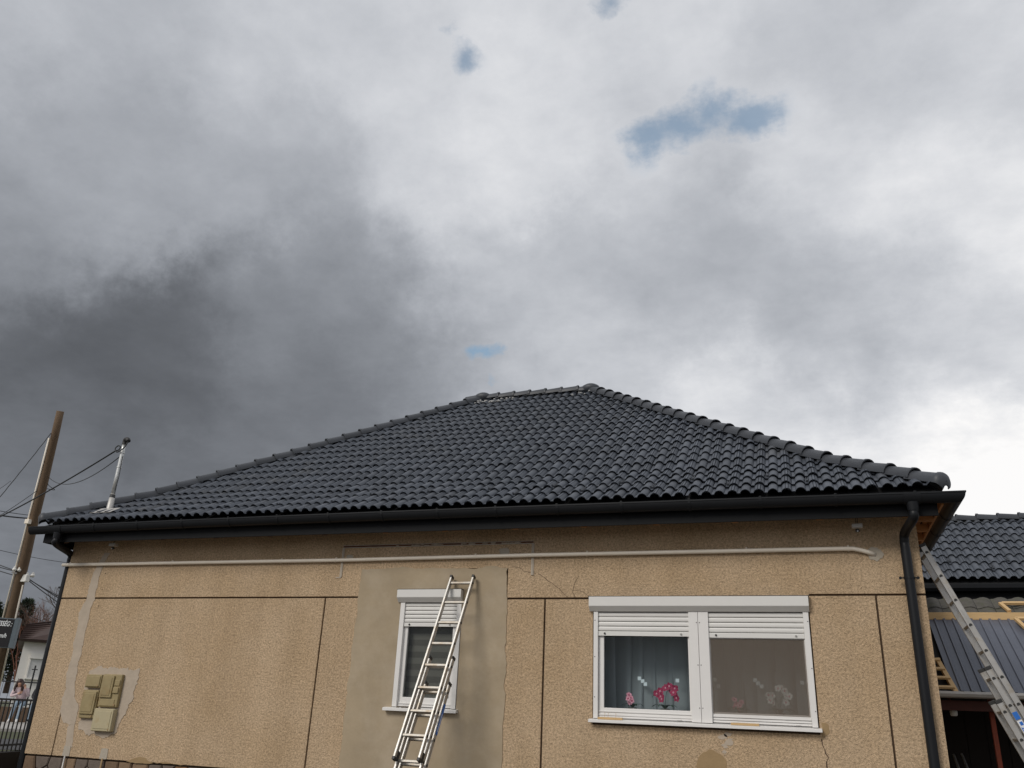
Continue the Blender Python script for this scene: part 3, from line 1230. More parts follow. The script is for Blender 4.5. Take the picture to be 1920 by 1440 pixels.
mb = MB()
prof = gutter_prof()
n = len(prof)
sx = list(np.linspace(RX0 - 0.12, SGX - 0.08, 14))
for i in range(len(sx)):
    last = i == len(sx) - 1
    xa = lambda y: sx[i]
    xb = (lambda y: SGX - y) if last else (lambda y: sx[i + 1])
    za, zb = fall(sx[i]), fall(SGX if last else sx[i + 1])
    vs = [(xa(y), GY + y, GZ + z + za) for y, z in prof] + [(xb(y), GY + y, GZ + z + zb) for y, z in prof]
    fs = [(k, (k + 1) % n, (k + 1) % n + n, k + n) for k in range(n)]
    if i == 0:
        fs.append(tuple(range(n - 1, -1, -1)))
    mb.add(vs, fs)
pts = [(RX0 - 0.12, GY + 0.072 * math.cos(math.pi + math.pi * k / 12), GZ + fall(RX0) + 1.45 * 0.072 * math.sin(math.pi + math.pi * k / 12)) for k in range(13)]
mb.add(pts, [tuple(range(13))])
gut = part('gutter', mb, M_GUT, house, smooth=True)
gut.data.set_sharp_from_angle(angle=math.radians(40))


def hook(path, w):
    q = MB()
    for a_, b_ in zip(path[:-1], path[1:]):
        q.beam(a_, b_, 0.028, 0.004, w)
    return q


for x in np.arange(RX0 + 0.35, RX1 + 0.1, 0.80):
    x = float(x)
    dz_ = fall(x)
    pts = [(x, GY - 0.074, GZ + dz_ + 0.013)] + [(x, GY + 0.0765 * math.cos(math.pi + math.pi * k / 10), GZ + dz_ + 1.45 * 0.0765 * math.sin(math.pi + math.pi * k / 10)) for k in range(11)]
    mb = hook(pts, (0, -1, 0.01))
    mb.box(x - 0.012, x + 0.012, GY - 0.082, GY - 0.055, GZ + dz_ + 0.006, GZ + dz_ + 0.020)
    part('bracket', mb, M_GUT, gut)
# side gutter on the right, mitred to the front one
mb = MB()
vs = [(SGX - y, GY + y, GZ + z + fall(SGX)) for y, z in prof] + [(SGX - y, BY, GZ + z + 0.02) for y, z in prof]
mb.add(vs, [(k, (k + 1) % n, (k + 1) % n + n, k + n) for k in range(n)] + [tuple(range(n, 2 * n))])
g2 = part('gutter', mb, M_GUT, house, smooth=True)
g2.data.set_sharp_from_angle(angle=math.radians(40))
for y in (0.35, 1.25, 2.15):
    pts = [(SGX + 0.0765 * math.cos(math.pi + math.pi * k / 10), y, GZ - .012 + 1.45 * 0.0765 * math.sin(math.pi + math.pi * k / 10)) for k in range(11)]
    part('bracket', hook(pts, (0.01, 0, 1)), M_GUT, g2)

# downpipes
def smooth_path(pts, n=6):
    pts = [Vector(p) for p in pts]
    out = []
    for i in range(len(pts) - 1):
        p0, p1, p2, p3 = pts[max(i - 1, 0)], pts[i], pts[i + 1], pts[min(i + 2, len(pts) - 1)]
        for k in range(n):
            t = k / n
            out.append(0.5 * ((2 * p1) + (p2 - p0) * t + (2 * p0 - 5 * p1 + 4 * p2 - p3) * t * t + (3 * p1 - p0 - 3 * p2 + p3) * t ** 3))
    out.append(pts[-1])
    return out


def downpipe(xo, xw, zelb, y0):
    dp = MB()
    dp.tube(smooth_path([(xo, GY, GZ - 0.15), (xo, GY, GZ - 0.20), (xo + (xw - xo) * .1, GY + 0.03, GZ - 0.265), (xo + (xw - xo) * .85, y0 - 0.06, zelb + 0.12),
                         (xw, y0, zelb + 0.03), (xw, y0, zelb - 0.03), (xw, y0, zelb - .12)]), 0.050, 16)
    d = part('downpipe', dp, M_GUT, house, smooth=True)
    d.data.set_sharp_from_angle(angle=math.radians(50))
    q = MB()
    q.tube([(xw, y0, zelb - 0.08), (xw, y0, 0.12)], 0.052, 16)
    o_ = part('pipe', q, M_GUT, d, smooth=True)
    o_.data.set_sharp_from_angle(angle=math.radians(50))
    q = MB()
    gp_ = [(GY + 0.0785 * math.cos(math.pi + math.pi * k / 12), GZ + fall(xo) + 1.45 * 0.0785 * math.sin(math.pi + math.pi * k / 12)) for k in range(13)]
    gi_ = [(GY + 0.0735 * math.cos(2 * math.pi - math.pi * k / 12), GZ + fall(xo) + 1.45 * 0.0735 * math.sin(2 * math.pi - math.pi * k / 12)) for k in range(13)]
    q.prism(gp_ + gi_, xo - 0.085, xo + 0.085)
    q.tube([(xo, GY, GZ - 0.100), (xo, GY, GZ - 0.13), (xo, GY, GZ - 0.19)], [0.066, 0.063, 0.056], 16)
    o_ = part('outlet', q, M_GUT, d, smooth=True)
    o_.data.set_sharp_from_angle(angle=math.radians(40))
    for z in (3.23, 1.3):
        q = MB()
        q.tube([(xw, y0, z - 0.012), (xw, y0, z + 0.012)], 0.056, 16)
        for s_ in (-1, 1):
            q.tube([(xw + s_ * 0.052, y0, z), (xw + s_ * 0.085, y0, z)], 0.008, 6)
            q.tube([(xw + s_ * 0.088, y0 - 0.012, z), (xw + s_ * 0.088, y0 + 0.012, z)], 0.016, 8)
        q.tube([(xw, y0 + .03, z), (xw, max(0.005, y0 + .05), z)], 0.006, 6)
        part('pipe_clamp', q, M_GUT, d)
    return d


downpipe(1.17, 1.085, 3.60, -0.085)
downpipe(-10.72, -10.955, 3.62, 0.06)

# ------------------------------------------------------------------ windows
def bar(name, x0, x1, y0, y1, z0, z1, m, parent, bevel=0.003):
    q = MB()
    q.box(x0, x1, y0, y1, z0, z1)
    return part(name, q, m, parent, bevel=bevel)


def frame(name, x0, x1, z0, z1, w, y0, y1, m, parent, wb=None):
    wb = wb or w
    return part(name, slab(x0, x1, z0, z1, y0, y1, [(x0 + w, x1 - w, z0 + wb, z1 - w)]), m, parent, bevel=0.004)


def slats(x0, x1, z0, z1, n, y, parent):
    h = (z1 - z0) / n
    for k in range(n):
        a = z0 + k * h
        pr_ = [(y + 0.004, a + 0.003), (y - 0.003, a + 0.006), (y - 0.006, a + h * .35), (y - 0.0055, a + h * .7), (y - 0.001, a + h - 0.004), (y + 0.004, a + h - 0.002)]
        if k == 0:
            pr_ = [(y + 0.004, a), (y - 0.010, a), (y - 0.010, a + h * .8), (y - 0.004, a + h - 0.003), (y + 0.004, a + h - 0.002)]
        q = MB()
        q.prism(pr_, x0, x1)
        part('shutter_slat', q, M_ALUW, parent)
    for x in (x0 + 0.08, x1 - 0.09):
        q = MB()
        q.tube([(x, y - 0.009, z0 + h * .5), (x, y - 0.022, z0 + h * .45)], 0.011, 8)
        part('stopper', q, M_BLACKP if x < x1 - 0.3 else M_STEEL, parent)


def shutter_box(x0, x1, z0, z1, parent, dep=0.085):
    q = MB()
    q.prism([(0.03, z0), (-0.030, z0), (-dep, z0 + 0.058), (-dep, z1), (0.03, z1)], x0, x1)
    b = part('shutter_box', q, M_ALUW, parent, bevel=0.004)
    return b


def screws(pts, parent):
    q = MB()
    for (x, y, z) in pts:
        q.tube([(x, y + .002, z), (x, y - 0.003, z)], 0.006, 6)
    part('screw', q, M_GASKET, parent)


# -- big two-light window
mb = slab(-2.452, -0.002, 1.660, 2.872, 0.040, 0.10, [(-2.375, -1.315, 1.745, 2.80), (-1.115, -0.042, 1.745, 2.80)])
win = part('window', mb, M_WHITE, house, bevel=0.004)
frame('sash', -2.405, -1.285, 1.715, 2.83, 0.062, 0.022, 0.075, M_WHITE, win, wb=0.072)
frame('sash', -1.145, -0.012, 1.715, 2.83, 0.062, 0.030, 0.078, M_WHITE, win, wb=0.072)
for (a, b) in ((-2.345, -1.345), (-1.085, -0.072)):
    bar('pane', a, b, 0.050, 0.056, 1.785, 2.77, M_GLASS, win, 0)
    frame('gasket', a - .001, b + .001, 1.783, 2.772, 0.008, 0.0445, 0.0495, M_GASKET, win)
shutter_box(-2.510, 0.022, 2.874, 3.042, win)
bar('box_seal', -2.518, 0.030, -0.078, 0.02, 3.0425, 3.050, M_GASKET, win, 0)
for (a, b) in ((-2.462, -2.408), (-1.327, -1.220), (-1.216, -1.100), (-0.052, 0.008)):
    bar('guide_rail', a, b, -0.022, 0.040, 1.668, 2.873, M_WHITE, win)
slats(-2.407, -1.328, 2.594, 2.868, 5, 0.004, win)
slats(-1.099, -0.053, 2.586, 2.868, 5, 0.004, win)
screws([(-2.445, -.022, 1.9), (-2.445, -.022, 2.35), (-2.445, -.022, 2.77), (-1.235, -.022, 2.75), (-1.20, -.022, 2.75), (-1.235, -.022, 2.28), (-1.20, -.022, 2.28),
        (-1.235, -.022, 1.82), (-1.20, -.022, 1.82), (-0.005, -.022, 2.77), (-0.005, -.022, 2.27), (-0.005, -.022, 1.83)], win)
for z in (1.679, 1.703, 1.741):
    bar('ledge', -2.4065, -1.3285, 0.012, 0.0395 if z < 1.70 else 0.0215, z, z + (0.02 if z < 1.72 else 0.012), M_WHITE, win, 0.002)
for z in (1.679, 1.706, 1.735):
    bar('ledge', -1.0985, -0.0535, 0.006, 0.0295, z, z + 0.021, M_WHITE, win, 0.002)
for x in (-1.50, -0.88, -0.22):
    bar('drain_cap', x, x + 0.05, 0.0, 0.0115 if x < -1 else 0.0055, 1.684, 1.694, M_WHITE, win, 0.001)
q = MB()
q.prism([(0.03, 1.668), (-0.075, 1.654), (-0.082, 1.652), (-0.082, 1.622), (-0.076, 1.622), (-0.076, 1.648), (0.03, 1.66)], -2.507, 0.046)
part('sill', q, M_WHITE, win, bevel=0.002)
bar('sill_core', -2.50, 0.040, -0.0745, 0.0295, 1.628, 1.6475, M_WHITE, win, 0)
# pine wedges left on the sill
for i, (a, b) in enumerate(((-2.40, -2.11), (-0.90, -0.60))):
    q = MB()
    q.box(a, b, -0.058, -0.032, 1.6545 + .004, 1.6795 + .004)
    for k, x in enumerate((a + .08, a + .12, a + .21)):
        if i == 0:
            q.tube([(x, -.045, 1.68), (x + .004, -.045, 1.735)], 0.0022, 5)
    tag(part('pine_offcut', q, M_PINE, None, bevel=0.002), ['pine offcut with three nails standing up, on the white sill of the wide window',
                                                            'bare pine offcut lying on the white sill below the insect screen'][i], 'wood offcut', 'offcuts on the wide window sill')
# insect screen in front of the right-hand light
mb = slab(-1.099, -0.053, 1.757, 2.584, 0.008, 0.018, [(-1.092, -0.060, 1.768, 2.578)])
sc = part('insect_screen', mb, M_WHITE, win)
bar('mesh', -1.0925, -0.0595, 0.012, 0.013, 1.7675, 2.5785, M_SCREEN, sc, 0)


# curtain behind the wide window: one sheer, hung in folds, with woven squares
def curtain(x0, x1, z0, z1, y, m):
    """cloth hung in pleats: every so often it doubles back on itself"""
    R = random.Random(4)
    plan = []
    x = x0
    while x < x1:
        w, f = R.uniform(.13, .24), R.uniform(.035, .075)
        plan += [(x, y), (x + w * .5, y + R.uniform(-.02, .02)), (x + w, y - .012), (x + w - f * .5, y + .018), (x + w - f, y + .03), (x + w - f * .4, y + .045)]
        x += w - f * .2
    nz = 10
    drift = [R.uniform(-.05, .05) for _ in range(len(plan) // 6 + 1)]
    vs, fs = [], []
    n = len(plan)
    for j in range(nz + 1):
        t = j / nz
        for i, (px_, py_) in enumerate(plan):
            vs.append((px_ + drift[i // 6] * t * t, py_ + .012 * math.sin(3 * t + i), z1 + (z0 - z1) * t))
    for j in range(nz):
        for i in range(n - 1):
            a_ = j * n + i
            fs.append((a_, a_ + 1, a_ + n + 1, a_ + n))
    q = MB()
    q.add(vs, fs)
    return q, None


q, cy = curtain(-2.62, 0.12, 1.40, 2.98, 0.56, M_CURT)
curt = part('net_curtain', q, M_CURT, None, smooth=True)
tag(curt, 'sheer white net curtain in folds with small woven squares behind the wide window', 'curtain')
q = MB()
q.box(-2.66, 0.14, 0.55, 0.57, 2.981, 3.005)
part('curtain_rail', q, M_WHITE, curt)
for (u, v) in ((1199, 1272), (1205, 1277), (1210, 1282.5), (1270, 1276), (1340, 1274), (1347, 1287), (1416, 1275), (1421, 1281), (1428, 1287), (1504, 1280)):
    p = PY(u, v, 0.43)
    q = MB()
    q.box(p.x - 0.021, p.x + 0.021, 0.43, 0.432, p.z - 0.021, p.z + 0.021)
    part('woven_square', q, M_SQ, curt)
q = MB()
q.box(-2.48, 0.03, 0.105, 0.40, 1.668, 1.698)
part('inner_sill', q, M_WHITE, house)

# -- orchids on the inner sill
M_MAG = mat('petal_magenta', (0.42, 0.012, 0.075), 0.6, var=0.25, vscale=60)
M_PINK = mat('petal_pink', (0.80, 0.32, 0.40), 0.6, var=0.2, vscale=60)
M_WHP = mat('petal_white', (0.85, 0.80, 0.76), 0.6)
M_LEAF = mat('orchid_leaf', (0.03, 0.07, 0.03), 0.45)
M_POT = mat('clear_pot', (0.10, 0.08, 0.06), 0.5)


def flower_mesh(name, m1, m2, r):
    q = MB()
    for k in range(5):
        a = 2 * math.pi * k / 5 + math.pi / 2
        ca, sa = math.cos(a), math.sin(a)
        wd = r * (0.52 if k in (1, 4) else 0.36)
        pts = [(0, 0), (0.35, -1), (0.75, -0.9), (1.0, 0), (0.75, 0.9), (0.35, 1)]
        vs = [(ca * r * t - sa * wd * s, -0.25 * r * t * t + 0.02 * abs(s) * r, sa * r * t + ca * wd * s) for t, s in pts]
        q.add(vs, [(0, 1, 2, 3), (0, 3, 4, 5)], 0)
    q.ball((0, -0.12 * r, 0), r * .27, r * .2, r * .30, 6, 4, 1)
    me = q.mesh(name)
    me.materials.append(m1)
    me.materials.append(m2)
    return me


def orchid(base, label, stems, fr, m1, m2, leaves=5, zoff=0.0, cat='orchid'):
    """stems: list of polylines of (dx,dz); flowers sit along each"""
    t = thing('orchid', label, cat, base, 'orchids on the sill inside the wide window')
    b = Vector(base)
    q = MB()
    q.tube([b, b + Vector((0, 0, .01)), b + Vector((0, 0, .10)), b + Vector((0, 0, 0.105))], [0.035, 0.04, 0.052, 0.055], 14)
    part('pot', q, M_POT, t, smooth=True)
    fm = flower_mesh('flower', m1, m2, fr)
    for st in stems:
        pts = smooth_path([b + Vector((0, 0, .09))] + [b + Vector((dx, dy, dz)) for dx, dy, dz in st], 5)
        q = MB()
        q.tube(pts, 0.003, 5)
        part('stem', q, M_LEAF, t)
    for k in range(leaves):
        a = 2 * math.pi * k / leaves + 0.4
        L = 0.13 + 0.04 * rng.random()
        q = MB()
        d = Vector((math.cos(a), 0.45 * math.sin(a), 0))
        s = Vector((-d.y, d.x, 0)).normalized()
        rows = []
        for (tt, w, h) in ((0, .012, .10), (.3, .026, .145), (.7, .026, .15), (1.0, .004, .125)):
            c = b + d * (L * tt) + Vector((0, 0, h))
            rows += [c - s * w, c - Vector((0, 0, .006)), c + s * w]
        q.add(rows, [(r * 3 + c, r * 3 + c + 1, r * 3 + c + 4, r * 3 + c + 3) for r in range(3) for c in range(2)])
        part('leaf', q, M_LEAF, t, smooth=True)
    return t, b, fm


def flowers(t, b, fm, spots):
    for (dx, dy, dz) in spots:
        o_ = bpy.data.objects.new('flower', fm)
        COL.objects.link(o_)
        o_.parent = t
        o_.location = (dx, dy, dz)
        o_.rotation_euler = (rng.normal(-0.1, .25), rng.normal(0, .5), rng.normal(0, .35))


def rel(b, pts, y):
    out = []
    for u, v in pts:
        p = PY(u, v, y)
        out.append((p.x - b.x, p.y - b.y + rng.uniform(-.012, .012), p.z - b.z))
    return out


OY = 0.22
p = PY(1247, 1322, OY)
t, b, fm = orchid((p.x, OY, 1.699), 'magenta orchid with two arching flower sprays behind the clear left pane',
                  [[(-0.03, 0, .24), (-.09, 0, .30), (-.15, -.01, .22)], [(.02, 0, .28), (.09, 0, .33), (.17, 0, .22)]], 0.046, M_MAG, M_PINK)
flowers(t, b, fm, rel(b, [(1231, 1301), (1238, 1296), (1239, 1306), (1248, 1290), (1255, 1287), (1259, 1293), (1263, 1299), (1268, 1305), (1241, 1311), (1265, 1291), (1269, 1309)], OY - .03))
p = PY(1186, 1322, OY)
t, b, fm = orchid((p.x, OY, 1.699), 'small pink orchid with one short flower cluster behind the clear left pane', [[(-.01, 0, .16), (-.02, 0, .20)]], 0.034, M_PINK, M_MAG, 4)
flowers(t, b, fm, rel(b, [(1179, 1303), (1183, 1309), (1178, 1310), (1185, 1314), (1181, 1317)], OY - .03))
p = PY(1384, 1322, OY)
t, b, fm = orchid((p.x, OY, 1.699), 'low dusky pink orchid dimmed by the insect screen', [[(-.02, 0, .16), (-.03, 0, .2)]], 0.034, M_PINK, M_MAG, 4)
flowers(t, b, fm, rel(b, [(1377, 1312), (1381, 1320), (1387, 1323), (1377, 1325), (1384, 1329), (1390, 1317)], OY - .03))
p = PY(1463, 1330, OY)
t, b, fm = orchid((p.x, OY, 1.699), 'white orchid with arching sprays dimmed by the insect screen',
                  [[(-0.03, 0, .24), (-.09, 0, .28), (-.15, -.01, .20)], [(.02, 0, .26), (.07, 0, .28), (.13, 0, .18)]], 0.042, M_WHP, M_PINK)
flowers(t, b, fm, rel(b, [(1441, 1303), (1448, 1304), (1444, 1313), (1450, 1317), (1459, 1291), (1465, 1290), (1471, 1296), (1475, 1305), (1474, 1317), (1480, 1306)], OY - .03))

# -- small window
mb = slab(-5.068, -4.202, 1.690, 2.985, 0.040, 0.10, [(-4.985, -4.285, 1.78, 2.9)])
win2 = part('window', mb, M_WHITE, house, bevel=0.004)
frame('sash', -5.02, -4.25, 1.745, 2.95, 0.068, 0.022, 0.075, M_WHITE, win2, wb=0.075)
bar('pane', -4.955, -4.315, 0.050, 0.056, 1.818, 2.88, M_GLASS, win2, 0)
frame('gasket', -4.956, -4.314, 1.816, 2.882, 0.008, 0.0445, 0.0495, M_GASKET, win2)
shutter_box(-5.105, -4.195, 2.985, 3.142, win2)
bar('box_seal', -5.11, -4.19, -0.078, 0.02, 3.1425, 3.150, M_GASKET, win2, 0)
for (a, b) in ((-5.068, -5.005), (-4.262, -4.202)):
    bar('guide_rail', a, b, -0.022, 0.040, 1.702, 2.984, M_WHITE, win2)
slats(-5.004, -4.263, 2.682, 2.980, 6, 0.004, win2)
bar('ledge', -5.004, -4.263, 0.008, 0.0215, 1.712, 1.732, M_WHITE, win2, 0.002)
bar('ledge', -5.004, -4.263, 0.008, 0.0215, 1.738, 1.756, M_WHITE, win2, 0.002)
q = MB()
q.prism([(0.03, 1.702), (-0.075, 1.688), (-0.082, 1.686), (-0.082, 1.652), (-0.076, 1.652), (-0.076, 1.682), (0.03, 1.695)], -5.165, -4.165)
part('sill', q, M_WHITE, win2, bevel=0.002)
bar('sill_core', -5.16, -4.17, -0.0745, 0.0295, 1.658, 1.6815, M_WHITE, win2, 0)
bar('foam_strip', -5.098, -5.0685, 0.006, 0.03, 1.70, 2.984, mat('foam_yellow', (0.45, 0.29, 0.11), 0.9, var=.2), win2, 0.002)
# debris on that sill
q = MB()
for _ in range(16):
    x = -4.99 + rng.random() * .26
    q.ball((x, -0.035 + rng.uniform(-.02, .02), 1.700), rng.uniform(.012, .026), .012, .008, 6, 4)
tag(part('plaster_crumbs', q, mat('crumb_grey', (0.16, 0.13, 0.10), .95, var=.3), None), 'grey plaster crumbs heaped on the sill of the small window', 'debris')
# day-and-night blind behind the glass
bl = thing('roller_blind', 'dark banded day and night roller blind behind the small window', 'blind', (-4.63, 0.14, 2.9))
z = 1.78
k = 0
while z < 2.93:
    q = MB()
    q.box(-4.985, -4.285, 0.128 - 0.002 * (k % 2), 0.131 - 0.002 * (k % 2), z, z + 0.0745)
    part('blind_band', q, M_BLIND if k % 2 else M_BLIND2, bl)
    z += 0.075
    k += 1
mb = MB()
mb.tube([(-4.99, 0.13, 2.955), (-4.28, 0.13, 2.955)], 0.022, 10)
part('blind_roller', mb, M_WHITE, bl)

# ------------------------------------------------------------------ fittings on the facade
cond = thing('cable_conduit', 'cream plastic conduit running along the wall under the eaves', 'conduit', (-5, -0.03, 3.56))
mb = MB()
path = [(-10.985, -0.032, 3.563), (-9, -0.032, 3.560), (-6.05, -0.032, 3.553), (-3.26, -0.032, 3.570), (0.44, -0.032, 3.572)]
path += [(0.55, -0.032, 3.570), (0.63, -0.031, 3.552), (0.70, -0.024, 3.530), (0.775, 0.005, 3.505)]
mb.tube(path, 0.026, 12)
part('conduit_pipe', mb, M_CREAM, cond, smooth=True)
for x in (-10.85, -8.9, -7.0, -6.12, -4.05, -2.55, -0.62, 0.50):
    z = np.interp(x, [p[0] for p in path], [p[2] for p in path])
    mb = MB()
    mb.tube([(x - 0.008, -0.032, z), (x + 0.008, -0.032, z)], 0.0295, 12)
    mb.box(x - 0.008, x + 0.008, -0.03, -0.002, z + 0.018, z + 0.042)
    part('conduit_clip', mb, M_CREAM, cond)

trk = thing('awning_track', 'weathered metal track framing three sides of the wall above the smooth plaster bay', 'metal track', (-4.65, -0.005, 3.7))
M_TRK = mat('weathered_track', (0.46, 0.40, 0.33), 0.7, metal=0.2, var=0.4, vscale=9)
mb = MB()
mb.box(-6.04, -3.26, -0.012, 0.0, 3.722, 3.731)
mb.box(-6.04, -3.26, -0.016, -0.0005, 3.754, 3.760)
mb.box(-6.035, -3.265, -0.003, -0.0005, 3.731, 3.754, 1)
part('rail', mb, [M_TRK, mat('rust_slot', (0.11, 0.05, 0.03), 0.9, var=.3, vscale=20)], trk)
for x, dz in ((-6.045, 0.0), (-3.285, -0.004)):
    mb = MB()
    mb.box(x, x + 0.034, -0.010, -0.0005, 3.328 + dz, 3.727)
    mb.box(x + 0.010, x + 0.024, -0.013, -0.010, 3.328 + dz, 3.727, 1)
    part('upright', mb, [M_TRK, M_CEMENT2], trk)
mb = MB()
for k in range(22):
    x = -5.4 + 2.05 * rng.random() ** 0.6
    r = rng.uniform(.012, .055)
    mb.ball((x, -0.004, 3.742 + rng.uniform(-.005, .005)), r, .008, rng.uniform(.006, .013), 6, 4)
part('mortar_crumb', mb, M_CEMENT2, trk)
mb = MB()
mb.box(-6.10, -6.02, -0.008, -0.0005, 3.315, 3.327)
part('foot', mb, M_TRK, trk)


def eave_lamp(x, z, lab, flatb):
    t = thing('sensor_lamp', lab, 'lamp', (x, -0.2, z))
    mb = MB()
    mb.box(x - 0.055, x + 0.055, -0.24, -0.16, z, z + 0.045)
    part('housing', mb, mat('lamp_housing', (0.42, 0.40, 0.37), 0.5), t, bevel=0.004)
    mb = MB()
    mb.ball((x, -0.2, z - 0.028), 0.026, 0.026, 0.022, 10, 6)
    part('sensor_dome', mb, M_BLACKP, t, smooth=True)
    mb = MB()
    mb.ball((x, -0.222, z - 0.038), 0.010, 0.008, 0.008, 8, 5)
    part('sensor_lens', mb, M_STICK, t)
    mb = MB()
    mb.tube([(x - .008, -0.2, z + 0.045), (x - .008, -0.2, 4.01)], 0.004, 6)
    mb.tube([(x + .012, -0.2, z + 0.045), (x + .012, -0.2, 4.01)], 0.004, 6)
    part('cable', mb, M_CABLE, t)


p = PY(1607, 987, -0.2)
eave_lamp(p.x, p.z - .02, 'small grey sensor lamp hanging under the eaves above the wide window', 0)
p = PY(213, 1022, -0.2)
eave_lamp(p.x, p.z - .02, 'small grey sensor lamp under the eaves above the grey cement strip', 1)


# meter cabinets
def cabinet(x0, x1, z0, z1, dep, m, lab, lids, grp='electric meter boxes on the wall'):
    t = thing('meter_box', lab, 'meter box', ((x0 + x1) / 2, 0, z0), grp)
    mb = MB()
    mb.box(x0, x1, -dep, -0.001, z0, z1)
    part('housing', mb, m, t, bevel=0.012)
    for (a, b, c, d, e) in lids:
        mb = MB()
        mb.box(a, b, -dep - e, -dep + 0.002, c, d)
        q_ = part('lid', mb, m, t, bevel=0.008)
        mb = MB()
        mb.box(a + .03, b - .03, -dep - e - 0.006, -dep - e + 0.001, c + .03, d - .03)
        if b - a > 0.15 and d - c > 0.15:
            part('lid_window', mb, m, q_, bevel=0.004)
    mb = MB()
    mb.tube([(x1 - 0.04, -dep - 0.002, z0 + 0.03), (x1 - 0.04, -dep - 0.014, z0 + 0.03)], 0.014, 8)
    part('seal', mb, M_STAIN, t)


cabinet(-10.0, -9.725, 1.375, 1.755, 0.055, M_METER, 'ochre meter box with a panelled lid below a separate small hood', [(-9.985, -9.74, 1.43, 1.735, 0.022)])
cabinet(-9.995, -9.715, 1.785, 1.965, 0.065, M_METER, 'short ochre box hooding the panelled meter box', [(-9.98, -9.73, 1.80, 1.94, 0.012)])
cabinet(-9.695, -9.355, 1.535, 1.975, 0.06, M_METER, 'tall ochre meter box standing directly over the plain cream box', [(-9.68, -9.47, 1.66, 1.955, 0.025), (-9.46, -9.365, 1.72, 1.80, .02), (-9.46, -9.365, 1.82, 1.9, .012), (-9.66, -9.40, 1.55, 1.64, .008)])
cabinet(-9.705, -9.355, 1.215, 1.515, 0.075, M_METERL, 'plain cream lidded box, the lowest of the meter boxes', [(-9.70, -9.36, 1.22, 1.51, 0.01)])
for x, l in ((-10.12, 'thin grey conduit rising from the plinth below the cement strip'), (-9.45, 'thin dull conduit on the plinth below the cream meter box')):
    mb = MB()
    mb.tube([(x, -0.012, 0.02), (x, -0.012, 0.87)], 0.012, 8)
    tag(part('plinth_conduit', mb, M_ZINC if x < -10 else M_STAIN, None, smooth=True), l, 'conduit')


# ------------------------------------------------------------------ ladders
def ladder(label, top, foot, across, secs, w, step, mats, st_w=0.062, st_t=0.022, label_at=None, swap=1, gap=0.062):
    """leaning extension ladder. secs: (s0, s1, offset index) measured in metres down from the top"""
    top, foot, ax = Vector(top), Vector(foot), Vector(across).normalized()
    d = (foot - top).normalized()
    n = ax.cross(d).normalized() * swap
    t = thing('extension_ladder', label, 'ladder', foot)
    for si, (s0, s1, k) in enumerate(secs):
        off = n * (gap * k)
        a, b = top + d * s0 + off, top + d * s1 + off
        root = None
        for sgn in (-1, 1):
            q = MB()
            q.beam(a + ax * (sgn * w / 2), b + ax * (sgn * w / 2), st_t, st_w, n)
            # rolled edges of the box rail
            for e in (-1, 1):
                q.beam(a + ax * (sgn * (w / 2)) + n * (e * st_w * .42), b + ax * (sgn * (w / 2)) + n * (e * st_w * .42), st_t + 0.004, st_w * .14, n)
            if root is None:
                root = part('ladder_section', q, mats[0], t, bevel=0.003)
            else:
                part('stile', q, mats[0], root, bevel=0.003)
            for e, s_ in ((a, -1), (b, 1)):
                q = MB()
                c = e + ax * (sgn * w / 2)
                q.beam(c - d * (0.03 if s_ > 0 else 0.006), c + d * (0.006 if s_ > 0 else 0.03), st_t + 0.012, st_w + 0.010, n)
                part('end_cap', q, M_BLACKP, root, bevel=0.004)
        m = 0.15
        s = s0 + 0.10 + (0.02 if k else 0)
        while s < s1 - 0.04:
            c = top + d * s + off
            q = MB()
            q.beam(c - ax * (w / 2 - st_t / 2), c + ax * (w / 2 - st_t / 2), 0.030, 0.030, n)
            part('rung', q, mats[1], root, bevel=0.005)
            for sgn in (-1, 1):
                q = MB()
                e = c + ax * sgn * (w / 2 + st_t / 2 + 0.0035)
                # the D-shaped rung socket
                pr2 = [(-0.016, 0.012), (0.016, 0.012), (0.017, -0.002), (0.008, -0.014), (-0.008, -0.014), (-0.017, -0.002)]
                vs = [e + ax * (sgn * 0.0008) + d * y + n * x for x, y in pr2] + [e - ax * (sgn * 0.006) + d * y + n * x for x, y in pr2]
                q.add(vs, [tuple(range(6)), tuple(range(11, 5, -1))] + [(i, (i + 1) % 6, (i + 1) % 6 + 6, i + 6) for i in range(6)])
                part('rung_socket', q, M_BLACKP, root)
            s += step
    return t, top, d, ax, n


LC = ladder('three section aluminium ladder leaning across the small window', (-4.185, -0.075, 3.305), (-4.415, -1.50, 0.0), (1, 0.0, 0),
            [(0.0, 2.36, 0), (1.08, 3.60, 1), (1.36, 3.60, 2)], 0.305, 0.283, (M_ALU, M_ALUD), gap=0.098)
t, top, d, ax, n = LC
# blue maker's label on the outer right stile of the hindmost section
base = top + d * 1.62 + n * (0.098 * 2) + ax * (0.305 / 2 + 0.013 + 0.004)


def decal(t, c, d, n, ax, L0, L1, w, m, h=0.0015, nm='label'):
    q = MB()
    q.beam(c + d * L0, c + d * L1, h, w, n)
    return part(nm, q, m, t)


decal(t, base, d, n, ax, 0.0, 0.09, 0.05, M_BLUE)
decal(t, base, d, n, ax, 0.09, 0.36, 0.05, M_BLUE)
decal(t, base + ax * .001, d, n, ax, 0.115, 0.33, 0.012, M_STICK)
# pivot brackets near the feet of the top section
for sgn in (-1, 1):
    q = MB()
    c = top + d * 2.30 + ax * (sgn * 0.1525) + n * 0.045
    q.beam(c - d * .05, c + d * .05, 0.03, 0.06, n)
    part('guide_bracket', q, M_BLACKP, t, bevel=0.006)

